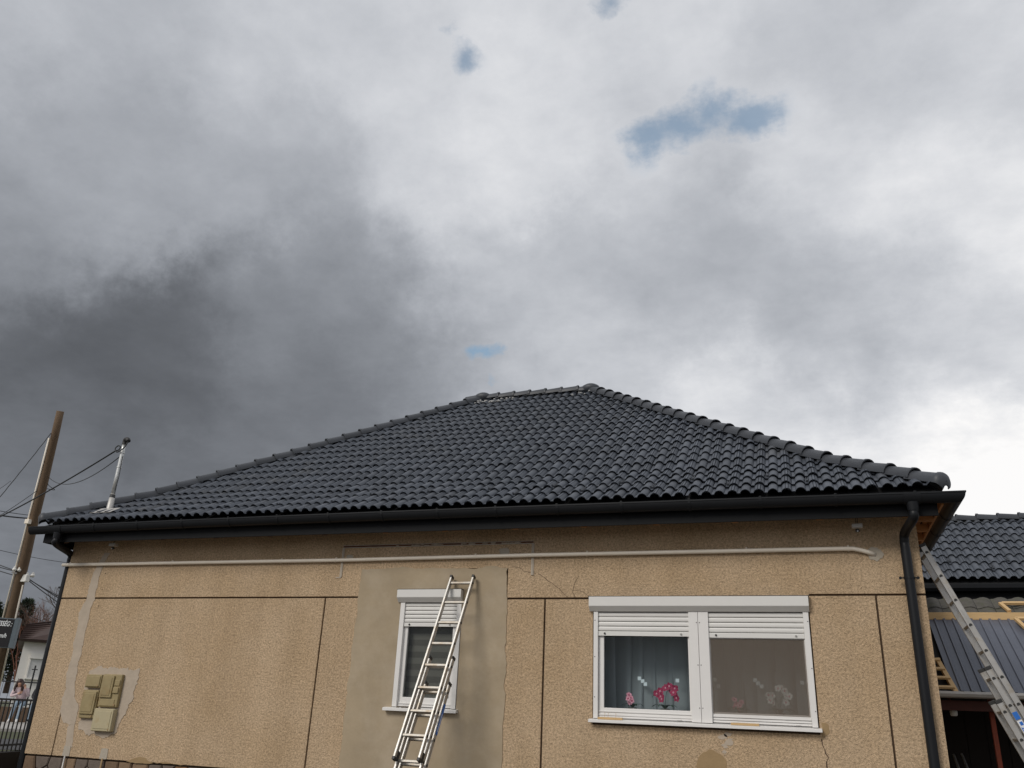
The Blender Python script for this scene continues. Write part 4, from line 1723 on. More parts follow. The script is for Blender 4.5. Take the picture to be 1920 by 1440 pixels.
LR = ladder('aluminium extension ladder with blue label leaning against the side wall by the downpipe', (1.285, 0.33, 3.64), (2.79, 0.33, 0.0), (0, 1, 0),
            [(0.0, 3.93, 0), (1.38, 3.93, 1), (1.70, 3.93, 2)], 0.36, 0.283, (M_ALU, M_ALUD), swap=-1, gap=-0.078)
t, top, d, ax, n = LR
base = top + d * 1.85 + n * (-0.078) + ax * (-0.36 / 2 - 0.013 - 0.004)
decal(t, base, d, n, ax, 0.0, 0.075, 0.050, M_BLUE)
decal(t, base, d, n, ax, 0.085, 0.42, 0.050, M_STICK)


def text_mesh(name, body, size, m, parent, mw, shear=0.0, ext=0.001, align='LEFT', spacing=1.0):
    cu = bpy.data.curves.new(name, 'FONT')
    cu.body = body
    cu.size = size
    cu.shear = shear
    cu.extrude = ext
    cu.align_x = align
    cu.offset = size * 0.022
    cu.space_character = spacing
    tmp = bpy.data.objects.new(name, cu)
    COL.objects.link(tmp)
    bpy.context.view_layer.update()
    dg = bpy.context.evaluated_depsgraph_get()
    me = bpy.data.meshes.new_from_object(tmp.evaluated_get(dg))
    bpy.data.objects.remove(tmp)
    me.transform(mw)
    me.materials.clear()
    o_ = link(name, me, m, parent)
    return o_


def basis(o, x, y, sx=1.0):
    x, y = Vector(x).normalized(), Vector(y).normalized()
    z = x.cross(y).normalized()
    Mx = Matrix((x * sx, y, z)).transposed().to_4x4()
    Mx.translation = o
    return Mx


q = MB()
c = base - ax * .002
q.beam(c + d * 0.10 + n * .004, c + d * 0.135 + n * .004, 0.001, 0.03, n)
part('label_mark', q, M_BLUE, t)
text_mesh('lettering', 'ZARGES', 0.052, M_BLUE, t, basis(base - ax * 0.0025 + d * 0.15 - n * 0.018, d, n))
q = MB()
M_ENG = mat('engraving', (0.42, 0.41, 0.39), 0.6, metal=0.4)
for (s0, s1) in ((0.53, 0.66), (0.78, 0.98)):
    x = s0
    while x < s1:
        c = top + d * x + ax * (-0.36 / 2 - 0.0135)
        q.beam(c - n * .012, c + n * (.004 + .008 * rng.random()), 0.004, 0.0012, ax)
        x += 0.0125
part('engraved_marks', q, M_ENG, t)

# ------------------------------------------------------------------ service mast on the roof
dm = 0.45
mb_base = Vector((-10.31, EY + dm, ZE + roof_h(dm)))
pb = mb_base
mast = thing('service_mast', 'galvanised cable mast with a black weather cap standing on the tiles', 'mast', pb)
topz = pb.z + 1.22
mb = MB()
mb.tube([pb + Vector((0, 0, 0.26)), pb + Vector((0, 0, 0.62)), pb + Vector((0, 0, 1.0)), pb + Vector((0, 0, 1.13))], [0.032, 0.032, 0.030, 0.030], 14)
part('tube', mb, M_STEEL, mast, smooth=True)
mb = MB()
mb.tube([pb + Vector((0, 0, -0.05)), pb + Vector((0, 0, 0.03)), pb + Vector((0, 0, 0.29))], [0.065, 0.052, 0.040], 14)
part('boot', mb, M_ZINC, mast, smooth=True)
mb = MB()
mb.tube([pb + Vector((0, 0, 0.19)), pb + Vector((0, 0, 0.285))], [0.044, 0.041], 14)
part('seal_sleeve', mb, M_BLACKP, mast, smooth=True)
mb = MB()
mb.beam(pb + Vector((-.16, -.12, 0.0)), pb + Vector((.24, -.12, 0.0)), 0.22, 0.008, (0, -0.5, 0.86))
part('flashing', mb, M_ZINC, mast)
for z in (0.74, 0.98):
    mb = MB()
    mb.tube([pb + Vector((0, 0, z - .008)), pb + Vector((0, 0, z + .008))], 0.039, 12)
    part('collar', mb, M_STEEL, mast)
mb = MB()
mb.tube(smooth_path([pb + Vector((0, 0, 1.12)), pb + Vector((0, 0, 1.17)), pb + Vector((.02, -.01, 1.205)), pb + Vector((.07, -.02, 1.20)), pb + Vector((.10, -.03, 1.165))]), 0.036, 12)
part('weather_cap', mb, M_BLACKP, mast, smooth=True)
mb = MB()
mb.tube(smooth_path([pb + Vector((.10, -.03, 1.165)), pb + Vector((.07, -.05, 1.06)), pb + Vector((-.02, -.06, .985)), pb + Vector((-.10, -.04, 1.0)), pb + Vector((-.145, -.02, 1.06)),
                     pb + Vector((-.12, 0, 1.11)), pb + Vector((-.07, 0.0, 1.09)), pb + Vector((-.085, 0.0, 1.04)), pb + Vector((-.15, 0.0, 1.025))]), 0.010, 7)
part('cable_loop', mb, M_CABLE, mast, smooth=True)
mb = MB()
mb.tube(smooth_path([pb + Vector((.036, -.01, .92)), pb + Vector((.05, -.01, .6)), pb + Vector((.04, -.01, .35))]), 0.005, 6)
part('earth_wire', mb, M_CABLE, mast)

# ------------------------------------------------------------------ tiled wing behind, to the right
AX0, AX1, AEY, AZE = 1.80, 6.0, 5.5, 4.075
AT, ARUN = 0.66, 2.22
AZR = AZE + AT * ARUN
wing = thing('wing_building', 'lower wing with an anthracite tiled roof standing behind the tall ladder', 'building', ((AX0 + AX1) / 2, 7.7, 0))
mb = MB()
mb.box(AX0 + 0.2, AX1 - 0.2, AEY + 0.45, AEY + 2 * ARUN - 0.45, -0.05, AZE - 0.12)
part('wall', mb, M_ROUGH, wing)
mb = MB()
z = -0.045
vs = [(AX0, AEY + .03, AZE + z), (AX1, AEY + .03, AZE + z), (AX1, AEY + ARUN, AZR + z), (AX0, AEY + ARUN, AZR + z), (AX1, AEY + 2 * ARUN, AZE + z), (AX0, AEY + 2 * ARUN, AZE + z)]
mb.add(vs, [(0, 1, 2, 3), (3, 2, 4, 5), (0, 3, 5), (1, 4, 2)])
aroof = part('roof', mb, M_DECK, wing)
slots = tile_slots((AX0, AEY, AZE), (1, 0, 0), (0, 1, 0), AX1 - AX0, ARUN, 0.0, AT, AT,
                   [((AX0, 0, 0), Vector((1, 0, 0))), ((AX1, 0, 0), Vector((-1, 0, 0))), ((0, AEY + ARUN - .02, 0), Vector((0, -1, 0)))])
lay(slots, aroof, 300)
caps([(AX1, AEY + ARUN, AZR), (AX0, AEY + ARUN, AZR)][::-1], aroof, first_end=False, step=0.36)
mb = MB()
mb.box(AX0 + .02, AX1 - .02, AEY + ARUN - 0.06, AEY + ARUN + 0.06, AZR - 0.08, AZR + 0.075)
part('ridge_batten', mb, M_DECK, aroof)
for (k, i, Mx, cuts) in slots:
    if not cuts and ((k == 1 and i % 3 == 1) or (k == 2 and i % 3 == 2)):
        o_ = bpy.data.objects.new('snow_guard', sg_me)
        COL.objects.link(o_)
        o_.parent = aroof
        Mg = Mx.copy()
        Mg.translation = Mx @ Vector((0.022, 0.06, 0.012))
        o_.matrix_local = Mg
mb = MB()
mb.prism([(AEY - 0.10, AZE - 0.06), (AEY - 0.10, AZE - 0.075), (AEY - 0.095, AZE - 0.13), (AEY - 0.06, AZE - 0.175), (AEY, AZE - 0.185), (AEY + 0.05, AZE - 0.16), (AEY + 0.065, AZE - 0.03), (AEY + 0.058, AZE - 0.03), (AEY + 0.04, AZE - 0.15), (AEY, AZE - 0.175), (AEY - 0.05, AZE - 0.165), (AEY - 0.085, AZE - 0.06)], AX0 - .05, AX1)
part('gutter', mb, M_GUT, wing)
mb = MB()
mb.box(AX0 - .05, AX1, AEY + 0.07, AEY + 0.095, AZE - 0.42, AZE - 0.03)
part('fascia', mb, M_FASC, wing)
mb = MB()
mb.box(AX0 - .05, AX1, AEY + 0.10, AEY + 0.46, AZE - 0.36, AZE - 0.335)
part('soffit', mb, M_WOODD, wing)

# ------------------------------------------------------------------ lean-to shed
LY0, LZ0, LY1, LZ1 = 2.50, 2.185, 4.10, 3.285    # eave and head of the sheet roof
LX0, LX1 = 1.24, 6.0
ls = (LZ1 - LZ0) / (LY1 - LY0)
shed = thing('lean_to_shed', 'open lean-to shed roofed with slate grey ribbed sheet between house and wing', 'shed', (3.3, 3.5, 0))
sl = Vector((0, 1, ls)).normalized()
nm = Vector((0, -ls, 1)).normalized()
# ribbed sheets, one per 0.73 m of cover
px = 0.122
x = 1.71
while x < LX1 - 0.1:
    vs, fs = [], []
    prof = []
    for k in range(6):
        a = x + k * px
        prof += [(a, 0.0), (a + 0.070, 0.0), (a + 0.080, 0.020), (a + 0.108, 0.020), (a + 0.118, 0.0)]
    prof.append((x + 6 * px, 0.0))
    for t_ in (0, 1):
        for (a, h) in prof:
            p_ = Vector((a, LY0 - 0.03, LZ0)) + sl * (t_ * 2.02) + nm * h
            vs.append(p_)
    n = len(prof)
    fs = [(i, i + 1, n + i + 1, n + i) for i in range(n - 1)]
    mb = MB()
    mb.add(vs, fs)
    o_ = part('roof_sheet', mb, M_SHEET, shed)
    o_['label'] = 'slate grey ribbed metal roof sheet'
    mb = MB()
    for k in range(6):
        for s_ in (0.35, 1.15):
            if rng.random() < 0.8:
                c = Vector((x + k * px + 0.035, LY0, LZ0)) + sl * s_
                mb.ball(c + nm * .003, 0.008, 0.008, 0.006, 6, 4)
    q_ = part('roofing_screw', mb, M_GASKET, o_)
    q_['kind'] = 'stuff'
    x += 6 * px
# older tiles exposed above the sheet
for i in range(int((LX1 - LX0) / 0.24)):
    for k in range(2):
        xx = LX0 + i * 0.24
        mb = MB()
        pr_ = [(0, .0), (.05, .006), (.10, .028), (.15, .034), (.20, .022), (.235, .0)]
        vs = []
        for t_ in (0, 1):
            for (a, h) in pr_:
                vs.append(Vector((xx + a, LY1 - 0.02, LZ1)) + sl * (k * 0.30 + t_ * 0.33) + nm * (h + 0.02 - t_ * 0.012 + .0))
        mb.add(vs, [(j, j + 1, j + 7, j + 6) for j in range(5)])
        part('old_tile', mb, M_OLDT, shed, smooth=True)
mb = MB()
c0 = Vector((LX0, LY0, LZ0 - 0.05))
vs = [c0, c0 + Vector((LX1 - LX0, 0, 0)), c0 + Vector((LX1 - LX0, 0, 0)) + sl * 2.7, c0 + sl * 2.7]
mb.add(vs + [v - nm * 0.03 for v in vs], [(0, 1, 2, 3), (7, 6, 5, 4), (0, 4, 5, 1), (1, 5, 6, 2), (2, 6, 7, 3), (3, 7, 4, 0)])
part('roof_underlay', mb, M_DECK, shed)
# timber: ridge beam, rafters and counter-battens not yet covered
mb = MB()
mb.box(LX0 + .02, LX1, LY1 - 0.05, LY1 + 0.05, LZ1 - 0.01, LZ1 + 0.098)
part('beam', mb, M_PINE, shed, bevel=0.003)


def on_roof(u, v, lift=0.0):
    r = ray(u, v)
    o = Vector((0, LY0, LZ0)) + nm * lift
    t_ = (o - CAM).dot(nm) / r.dot(nm)
    return CAM + r * t_


for (a, b) in (((1757, 1236), (1794, 1300)),):
    mb = MB()
    mb.beam(on_roof(*a, .03), on_roof(*b, .03), 0.055, 0.05, nm)
    part('rafter', mb, M_PINE, shed, bevel=0.002)
for v, u1 in ((1237, 1763), (1254, 1772), (1271, 1782), (1289, 1790)):
    b_ = on_roof(u1, v, .065)
    mb = MB()
    mb.beam((LX0 + .01, b_.y, b_.z), b_, 0.045, 0.028, nm)
    part('batten', mb, M_PINE, shed, bevel=0.002)
for a, b in (((1879, 1131), (1960, 1131)), ((1875, 1131), (1893, 1146)), ((1904, 1160), (1926, 1180)), ((1904, 1160), (1960, 1160))):
    mb = MB()
    mb.beam(on_roof(*a, .09), on_roof(*b, .09), 0.05, 0.04, nm)
    part('batten', mb, M_PINE, shed, bevel=0.002)
mb = MB()
prof = [(-0.06 + 0.0, 0.01), (-0.062, -0.02), (-0.045, -0.055), (0, -0.07), (0.045, -0.055), (0.06, 0.0), (0.053, 0.0), (0.04, -0.05), (0, -0.062), (-0.04, -0.05), (-0.054, -0.02), (-0.052, 0.01)]
mb.prism([(LY0 - 0.075 + y, LZ0 - 0.005 + z) for y, z in prof], LX0 + 0.06, LX1)
part('gutter', mb, M_ZINC, shed)
mb = MB()
mb.box(LX0 + .05, LX1, LY0 + 0.06, LY0 + 0.13, LZ0 - 0.22, LZ0 - 0.10)
part('steel_beam', mb, mat('maroon_steel', (0.06, 0.016, 0.010), 0.8, var=.3, vscale=9), shed)
for x in (2.12, 4.4):
    mb = MB()
    mb.box(x, x + 0.055, LY0 + 0.24, LY0 + 0.30, 0, LZ0 + .0)
    part('post', mb, M_RUST, shed)
mb = MB()
mb.beam((1.30, LY0 + 0.1, 1.35), (1.30, 4.4, 1.35), 0.02, 0.0, (0, 0, 1)) if False else None
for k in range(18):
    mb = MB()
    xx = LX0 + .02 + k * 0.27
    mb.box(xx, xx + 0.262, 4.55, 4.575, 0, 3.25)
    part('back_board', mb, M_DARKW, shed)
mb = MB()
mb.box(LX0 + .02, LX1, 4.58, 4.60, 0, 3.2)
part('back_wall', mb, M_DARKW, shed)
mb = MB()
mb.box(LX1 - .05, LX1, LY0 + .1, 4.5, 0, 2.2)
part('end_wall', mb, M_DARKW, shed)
# things in the shed
p = P(1788, 1335, 10.95)
t = thing('lamp_bulb', 'white opal bulb lamp hanging in the dark open shed', 'lamp', p)
mb = MB()
mb.tube([p + Vector((0, 0, .045)), p + Vector((0, 0, .035)), p + Vector((0, 0, .01)), p + Vector((0, 0, -.03)), p + Vector((0, 0, -.05))], [.02, .03, .046, .046, .036], 12)
part('globe', mb, M_BULB, t, smooth=True)
mb = MB()
mb.tube([p + Vector((0, 0, .045)), p + Vector((0, 0, .10))], .016, 10)
part('socket', mb, M_BULB, t, smooth=True)
mb = MB()
mb.tube([p + Vector((0, 0, .10)), p + Vector((-.02, 0, .16)), p + Vector((-.10, .05, .19))], .006, 6)
part('lamp_arm', mb, M_RUST, t)
for i, (a, b) in enumerate((((1788, 1415), (1803, 1455)), ((1803, 1414), (1822, 1460)))):
    mb = MB()
    pa, pb_ = P(*a, 11.35), P(*b, 10.95)
    dd_ = (pb_ - pa)
    s_ = (0.02 - pa.z) / dd_.z
    mb.tube([pa, pa + dd_ * s_], 0.018, 8)
    tag(part('leaning_tube', mb, M_ZINC, None, smooth=True), ['thin grey metal tube in the dark shed, the one closer to the house wall', 'thin grey metal tube in the dark shed, the one closer to the rust red post'][i], 'metal tube', 'tubes leaning in the shed')

# ------------------------------------------------------------------ left: fence, street, neighbours
fd = Vector((-0.337, 0.9415, 0))
f0 = P(30, 1355, 13.5)
fz0, fz1 = 0.86, 1.585
fence = thing('iron_fence', 'black iron railing fence on a dark base at the street edge', 'fence', (f0.x, f0.y, 0))
s0, s1 = -3.2, 9.0
A, B = f0 + fd * s0, f0 + fd * s1
for z in (fz0 + 0.04, fz1 - 0.01):
    mb = MB()
    mb.beam((A.x, A.y, z), (B.x, B.y, z), 0.03, 0.03)
    part('rail', mb, M_IRON, fence)
mb = MB()
mb.box(-0.008, 0.008, -0.008, 0.008, fz0 - 0.06, fz1 + 0.0)
bar_me = mb.mesh('bar')
bar_me.materials.append(M_IRON)
s = s0
k = 0
while s < s1:
    q = f0 + fd * s
    o_ = bpy.data.objects.new('bar', bar_me)
    COL.objects.link(o_)
    o_.parent = fence
    o_.matrix_parent_inverse = Matrix.Translation(-Vector(fence.location))
    o_.location = (q.x, q.y, 0)
    s += 0.125
    k += 1
mb = MB()
mb.beam((A.x, A.y, fz0 / 2 - .06), (B.x, B.y, fz0 / 2 - .06), 0.22, fz0 - 0.0)
part('base_wall', mb, M_DKWALL, fence)

# low brown wall behind the pavement, with its light railing
lw = thing('garden_wall', 'low brown garden wall with a thin spiked rail across the street', 'wall', SL(28 * KF, -6, ZS))
mb = MB()
vs = [SL(f, r, z) for z in (ZS - .2, ZS + 0.52) for f in (27.6 * KF, 27.9 * KF) for r in (-12, 14)]
mb.add(vs, [(0, 2, 3, 1), (4, 5, 7, 6), (0, 1, 5, 4), (2, 6, 7, 3), (0, 4, 6, 2), (1, 3, 7, 5)])
part('base', mb, M_LOWW, lw)
f_ = 27.75 * KF
for z in (ZS + 0.62, ZS + 1.30):
    mb = MB()
    mb.beam(SL(f_, -12, z), SL(f_, 14, z), 0.035, 0.035)
    part('rail', mb, M_IRON, lw)
r = -3.0
while r < 3.0:
    mb = MB()
    mb.beam(SL(f_, r, ZS + 0.5), SL(f_, r, ZS + 1.42), 0.012, 0.012, fl)
    part('spike', mb, M_IRON, lw)
    r += 0.21
mb = MB()
c = SL(f_, 0.35, 0)
mb.beam(c + Vector((0, 0, ZS + .4)), c + Vector((0, 0, ZS + 1.85)), 0.05, 0.05, fl)
mb.beam(c + Vector((0, 0, ZS + 1.72)) - rl * .09, c + Vector((0, 0, ZS + 1.72)) + rl * .09, 0.03, 0.03)
part('gate_post', mb, M_IRON, lw)

# neighbour's house
nb = thing('neighbour_house', 'white rendered house with a brown tiled roof across the street', 'house', SL(36.5 * KF, 4, ZS))


def PD(u, v, d):
    return P(u, v, d)


cA = PD(33, 1255, 36.0)                          # left front corner
e = Vector((cA.x, cA.y, 0))
W2 = rl * 9 + fl * 0.4
dep = fl * 7
zt = PD(42, 1199, 36.0).z
mb = MB()
pts = [e, e + W2, e + W2 + dep, e + dep]
vs = [Vector((p.x, p.y, z)) for z in (ZS - .3, zt) for p in pts]
mb.add(vs, [(0, 1, 2, 3), (7, 6, 5, 4), (0, 4, 5, 1), (1, 5, 6, 2), (2, 6, 7, 3), (3, 7, 4, 0)])
part('wall', mb, M_WHITEW, nb)
ev0 = e - rl * 0.25 - fl * 0.45
nd = W2.normalized()
roofN = MB()
zr0, rise, runN = zt - 0.05, 2.3, 3.9
a0 = ev0 + Vector((0, 0, zr0))
a1 = ev0 + nd * 9.6 + Vector((0, 0, zr0))
hipd = 2.6
b0 = a0 + nd * 0.55 + fl * runN * .45 + Vector((0, 0, rise * .45))
b1 = a1 + fl * runN + Vector((0, 0, rise))
bk0, bk1 = a0 + fl * 2 * runN, a1 + fl * 2 * runN
r0 = P(50, 1171, 38.2)
b1 = P(50, 1171, 38.2) + nd * 8 + Vector((0, 0, 1.9))
roofN.add([a0, a1, b1, r0, bk0, bk1], [(0, 1, 2, 3), (3, 2, 5, 4), (0, 3, 4), (1, 5, 2), (0, 4, 5, 1)])
rN = part('roof', roofN, M_BROOF, nb)
rows_ = 9
for k in range(rows_):
    t0, t1 = k / rows_, (k + 1) / rows_
    p0, p1 = a0.lerp(r0, t0), a1.lerp(b1, t0)
    q0, q1 = a0.lerp(r0, t1), a1.lerp(b1, t1)
    up = Vector((0, 0, 0.10)) - fl * 0.05
    mb = MB()
    mb.add([p0 + up, p1 + up, q1 + up * .3, q0 + up * .3, p0, p1], [(0, 1, 2, 3), (4, 5, 1, 0)])
    part('tile_course', mb, M_BROOF, rN)
# shuttered window
wl0 = PD(53, 1233, 35.7)
wz1 = wl0.z
wz0 = PD(42, 1270, 35.7).z
wa = e + nd * 0.42
mb = MB()
vs = []
for z in (wz0, wz1):
    for (s_, g) in ((0, 0), (1.5, 0), (1.5, -.05), (0, -.05)):
        p_ = wa + nd * s_ + fl * g
        vs.append((p_.x, p_.y, z))
mb.add(vs, [(0, 1, 2, 3), (7, 6, 5, 4), (0, 4, 5, 1), (1, 5, 6, 2), (2, 6, 7, 3), (3, 7, 4, 0)])
M_NSH = mat('neighbour_shutter', (0.58, 0.575, 0.56), 0.6)
wN = part('window', mb, M_NSH, nb)
for (s_0, s_1, z_0, z_1, g) in ((-0.06, 1.56, wz1, wz1 + 0.24, -.14), (0.72, 0.78, wz0, wz1, -.08), (-0.08, 1.58, wz0 - .06, wz0, -.14), (-.05, 0.0, wz0, wz1, -.08)):
    mb = MB()
    vs = []
    for z in (z_0, z_1):
        for (s_, gg) in ((s_0, 0), (s_1, 0), (s_1, g), (s_0, g)):
            p_ = wa + nd * s_ + fl * gg
            vs.append((p_.x, p_.y, z))
    mb.add(vs, [(0, 1, 2, 3), (7, 6, 5, 4), (0, 4, 5, 1), (1, 5, 6, 2), (2, 6, 7, 3), (3, 7, 4, 0)])
    part('shutter_box' if z_1 > wz1 else ('mullion' if s_0 > 0 else 'sill'), mb, M_NSH if s_0 > 0 else M_WHITEW, wN)

# ------------------------------------------------------------------ utility pole, speed sign, cables
pt, pm = P(114, 771, 22.0), P(38, 1090, 22.0)
ptop = Vector(pt)
pdir = Vector((pm.x - pt.x, pm.y - pt.y, pm.z - pt.z))
pole = thing('utility_pole', 'weathered wooden utility pole with a pale conduit up its side', 'utility pole', (ptop.x, ptop.y, ZS))
foot = ptop + pdir * ((ZS - ptop.z) / pdir.z)
foot = Vector((foot.x * .75 + ptop.x * .25, foot.y * .75 + ptop.y * .25, ZS))
mb = MB()
pts, rs = [], []
for k in range(14):
    t_ = k / 13
    pts.append(foot.lerp(ptop, t_) + Vector((rng.normal(0, .008), rng.normal(0, .008), 0)))
    rs.append(0.165 - 0.072 * t_)
mb.tube(pts, rs, 14)
part('trunk', mb, M_POLE, pole, smooth=True)
pax = (ptop - foot).normalized()


def onpole(s_, side=0.0, front=0.0):
    """point on the pole, s_ metres below its top, shifted sideways / towards the camera"""
    return ptop - pax * s_ + rl * side - fl * front


mb = MB()
mb.tube([onpole(0.75, -.115, .02), onpole(3, -.14, .02), onpole(7.6, -.19, .02)], 0.024, 8)
part('riser_conduit', mb, M_CREAM, pole, smooth=True)
mb = MB()
mb.tube([onpole(4.6, .10, .11), onpole(7.6, .14, .13)], 0.02, 8)
part('riser_conduit', mb, M_CREAM, pole, smooth=True)
for (s_, sd) in ((4.23, -.17), (4.23, -.06), (4.35, .14), (4.33, .27)):
    mb = MB()
    c = onpole(s_, sd, .10)
    mb.ball(c, .055, .055, .045, 8, 5)
    mb.ball(c + Vector((0, 0, .05)), .035, .035, .03, 8, 5)
    part('insulator', mb, M_BULB, pole, smooth=True)
mb = MB()
mb.beam(onpole(4.30, -.22, .06), onpole(4.36, .30, .06), 0.04, 0.04)
part('cross_arm', mb, M_ZINC, pole)
mb = MB()
c = onpole(4.42, .12, .12)
mb.box(c.x - .09, c.x + .09, c.y - .06, c.y + .06, c.z - .1, c.z + .08)
part('junction_box', mb, M_BULB, pole, bevel=0.01)
mb = MB()
c = onpole(2.98, -.13, .10)
mb.box(c.x - .07, c.x + .07, c.y - .05, c.y + .05, c.z - .06, c.z + .06)
part('clamp_plate', mb, M_CREAM, pole, bevel=0.01)
mb = MB()
mb.tube(smooth_path([onpole(1.75, .10, 0), onpole(1.95, .12, .02), onpole(2.06, .30, .02), onpole(2.05, .05, .0)]), 0.008, 6)
part('cable_tail', mb, M_CABLE, pole)


def wire(a, b, sag, r, label, mid=None, wob=0.0, m=None):
    a, b = Vector(a), Vector(b)
    pts = []
    for k in range(25):
        t_ = k / 24
        p_ = a.lerp(b, t_)
        p_.z -= sag * 4 * t_ * (1 - t_)
        p_.z += wob * math.sin(k * 2.1) * (1 if 0 < k < 24 else 0)
        pts.append(p_)
    q = MB()
    q.tube(pts, r, 6)
    return tag(part('overhead_cable', q, m or M_CABLE, None, smooth=True), label, 'cable', 'overhead cables at the street corner')


loop_end = pb + Vector((-.15, 0.0, 1.025))
wire(loop_end, P(-90, 1010, 19.0), 0.10, 0.013, 'thick black cable running from the roof mast loop down across the pole')
wire(pb + Vector((-.03, -.02, .90)), onpole(1.76, .10, .0), 0.30, 0.008, 'thin sagging cable from the roof mast collar to the pole')
wire(onpole(0.62, -.10, .03), P(-60, 1003, 19.0), 0.05, 0.010, 'black cable dropping steeply from near the top of the pole', wob=.008)
wire(P(20, 902, 20.2), P(-60, 955, 17.0), 0.02, 0.006, 'thin cable end branching off the steep pole cable')
wire(onpole(2.15, -.10, .05), P(-60, 1003, 18.0), 0.04, 0.008, 'cable leaving the pole midway at the pale conduit')
for i, (a, b, r, lab) in enumerate([
        ((-60, 946, 30), (180, 972, 33), .012, 'thin upper cable passing behind the pole above the gutter end'),
        ((-60, 955, 28), (140, 971, 32), .026, 'thick bundled cable passing behind the pole above the gutter end'),
        ((-60, 1016, 30), (200, 1062, 36), .010, 'single cable passing behind the pole beside the downpipe bend'),
        ((-60, 1102, 34), (260, 1230, 42), .010, 'single cable crossing low behind the pole above the speed sign')]):
    wire(P(*a), P(*b), 0.15, r, lab)
for i, (a, b, tgt, lab) in enumerate([((-60, 1028, 24), (-.17, 4.25), (300, 1185, 30), 'upper cable strung through the white insulators on the pole'),
                                      ((-60, 1040, 24), (-.06, 4.28), (300, 1200, 30), 'middle cable strung through the white insulators on the pole'),
                                      ((-60, 1046, 24), (.12, 4.42), (300, 1222, 30), 'lowest cable strung past the box on the pole')]):
    mid_ = onpole(b[1], b[0], .12)
    wire(P(*a), mid_, 0.05, 0.012, lab + ', arriving span')
    wire(mid_, P(*tgt), 0.25, 0.012, lab + ', leaving span towards the bare tree')

# speed display on the pole
SR = P(29, 1160, 20.8)                           # upper right corner of the face
sign = thing('speed_sign', 'black roadside speed display reading km/h fixed to the wooden pole', 'sign', (SR.x, SR.y, SR.z - .75))
sx_ = (rl * 0.985 - fl * 0.17).normalized()      # along the face
sn = Vector((sx_.y, -sx_.x, 0)).normalized()     # out of the face
SW, SH, SDp = 1.15, 0.70, 0.16
o3 = SR - sx_ * SW - Vector((0, 0, SH))


def obox(o, x, y, z, lx, ly, lz):
    q = MB()
    vs = [o + x * a + y * b_ + z * c for c in (0, lz) for b_ in (0, ly) for a in (0, lx)]
    q.add(vs, [(0, 2, 3, 1), (4, 5, 7, 6), (0, 1, 5, 4), (2, 6, 7, 3), (0, 4, 6, 2), (1, 3, 7, 5)])
    return q


zz = Vector((0, 0, 1))
part('housing', obox(o3 - sn * SDp, sx_, sn, zz, SW, SDp, SH), M_SIGNE, sign, bevel=0.008)
part('face', obox(o3 + sx_ * .02 + zz * .02, sx_, sn, zz, SW - .03, 0.008, SH - .04), M_DEEPB, sign)
part('side_flange', obox(o3 + sx_ * (SW + .003) - sn * (SDp + .10), sx_, sn, zz, 0.10, SDp + .12, SH + .02), M_SIGNE, sign, bevel=0.006)
part('bracket', obox(o3 + sx_ * (SW - .62) - sn * (SDp + .25), sx_, sn, zz, 0.08, 0.245, 0.06), M_ZINC, sign)
text_mesh('lettering', 'SEBESSÉG :', 0.165, M_TEXT, sign, basis(o3 + sn * .011 + sx_ * (SW - .045) + zz * (SH - .19), sx_, zz, .66), shear=0.25, align='RIGHT', spacing=.92, ext=.002)
text_mesh('lettering', 'km/h', 0.145, M_TEXT, sign, basis(o3 + sn * .011 + sx_ * (SW - .10) + zz * 0.235, sx_, zz, .7), shear=0.2, align='RIGHT', spacing=.92, ext=.002)

# ------------------------------------------------------------------ trees beyond
M_TWIG = mat('bare_twig', (0.10, 0.07, 0.055), 0.95)
M_TWIGR = mat('reddish_twig', (0.16, 0.07, 0.045), 0.95)
M_NEED = mat('conifer_needles', (0.035, 0.05, 0.028), 0.9, var=.4, vscale=1.2)
M_RUSSET = mat('russet_leaf', (0.15, 0.075, 0.045), 0.9, var=.4, vscale=2)


def bare_tree(base, h, label, seed, m, depth=5, spread=0.55, r0=0.09, nm='bare_tree', lean=(0, 0, 0), grp='bare trees and shrubs beyond the neighbour house'):
    R = random.Random(seed)
    t = thing(nm, label, 'tree' if nm != 'shrub' else 'shrub', base, grp)
    tr, cr = MB(), MB()

    def grow(p, d_, L, r, lev):
        n_ = 3
        pts = [p]
        dd = d_
        for k in range(n_):
            dd = (dd + Vector((R.gauss(0, .13), R.gauss(0, .13), R.gauss(.05, .08)))).normalized()
            pts.append(pts[-1] + dd * (L / n_))
        (tr if lev == 0 else cr).tube(pts, [r * (1 - .28 * k / n_) for k in range(n_ + 1)], 4 if lev else 7, caps=False)
        if lev >= depth:
            return
        for k in range(R.choice((2, 3, 3)) + (1 if lev == 0 else 0)):
            a = R.uniform(0, 2 * math.pi)
            s_ = R.uniform(.3, 1.0) * spread
            side_ = Vector((math.cos(a), math.sin(a), 0))
            nd_ = (dd + side_ * s_ * 1.5 + Vector((0, 0, .08))).normalized()
            grow(pts[R.choice((2, 3, 3))], nd_, L * R.uniform(.6, .82), r * .62, lev + 1)
    grow(Vector(base), (Vector((0, 0, 1)) + Vector(lean)).normalized(), h * 0.30, r0, 0)
    part('trunk', tr, m, t)
    part('crown', cr, m, t)
    return t


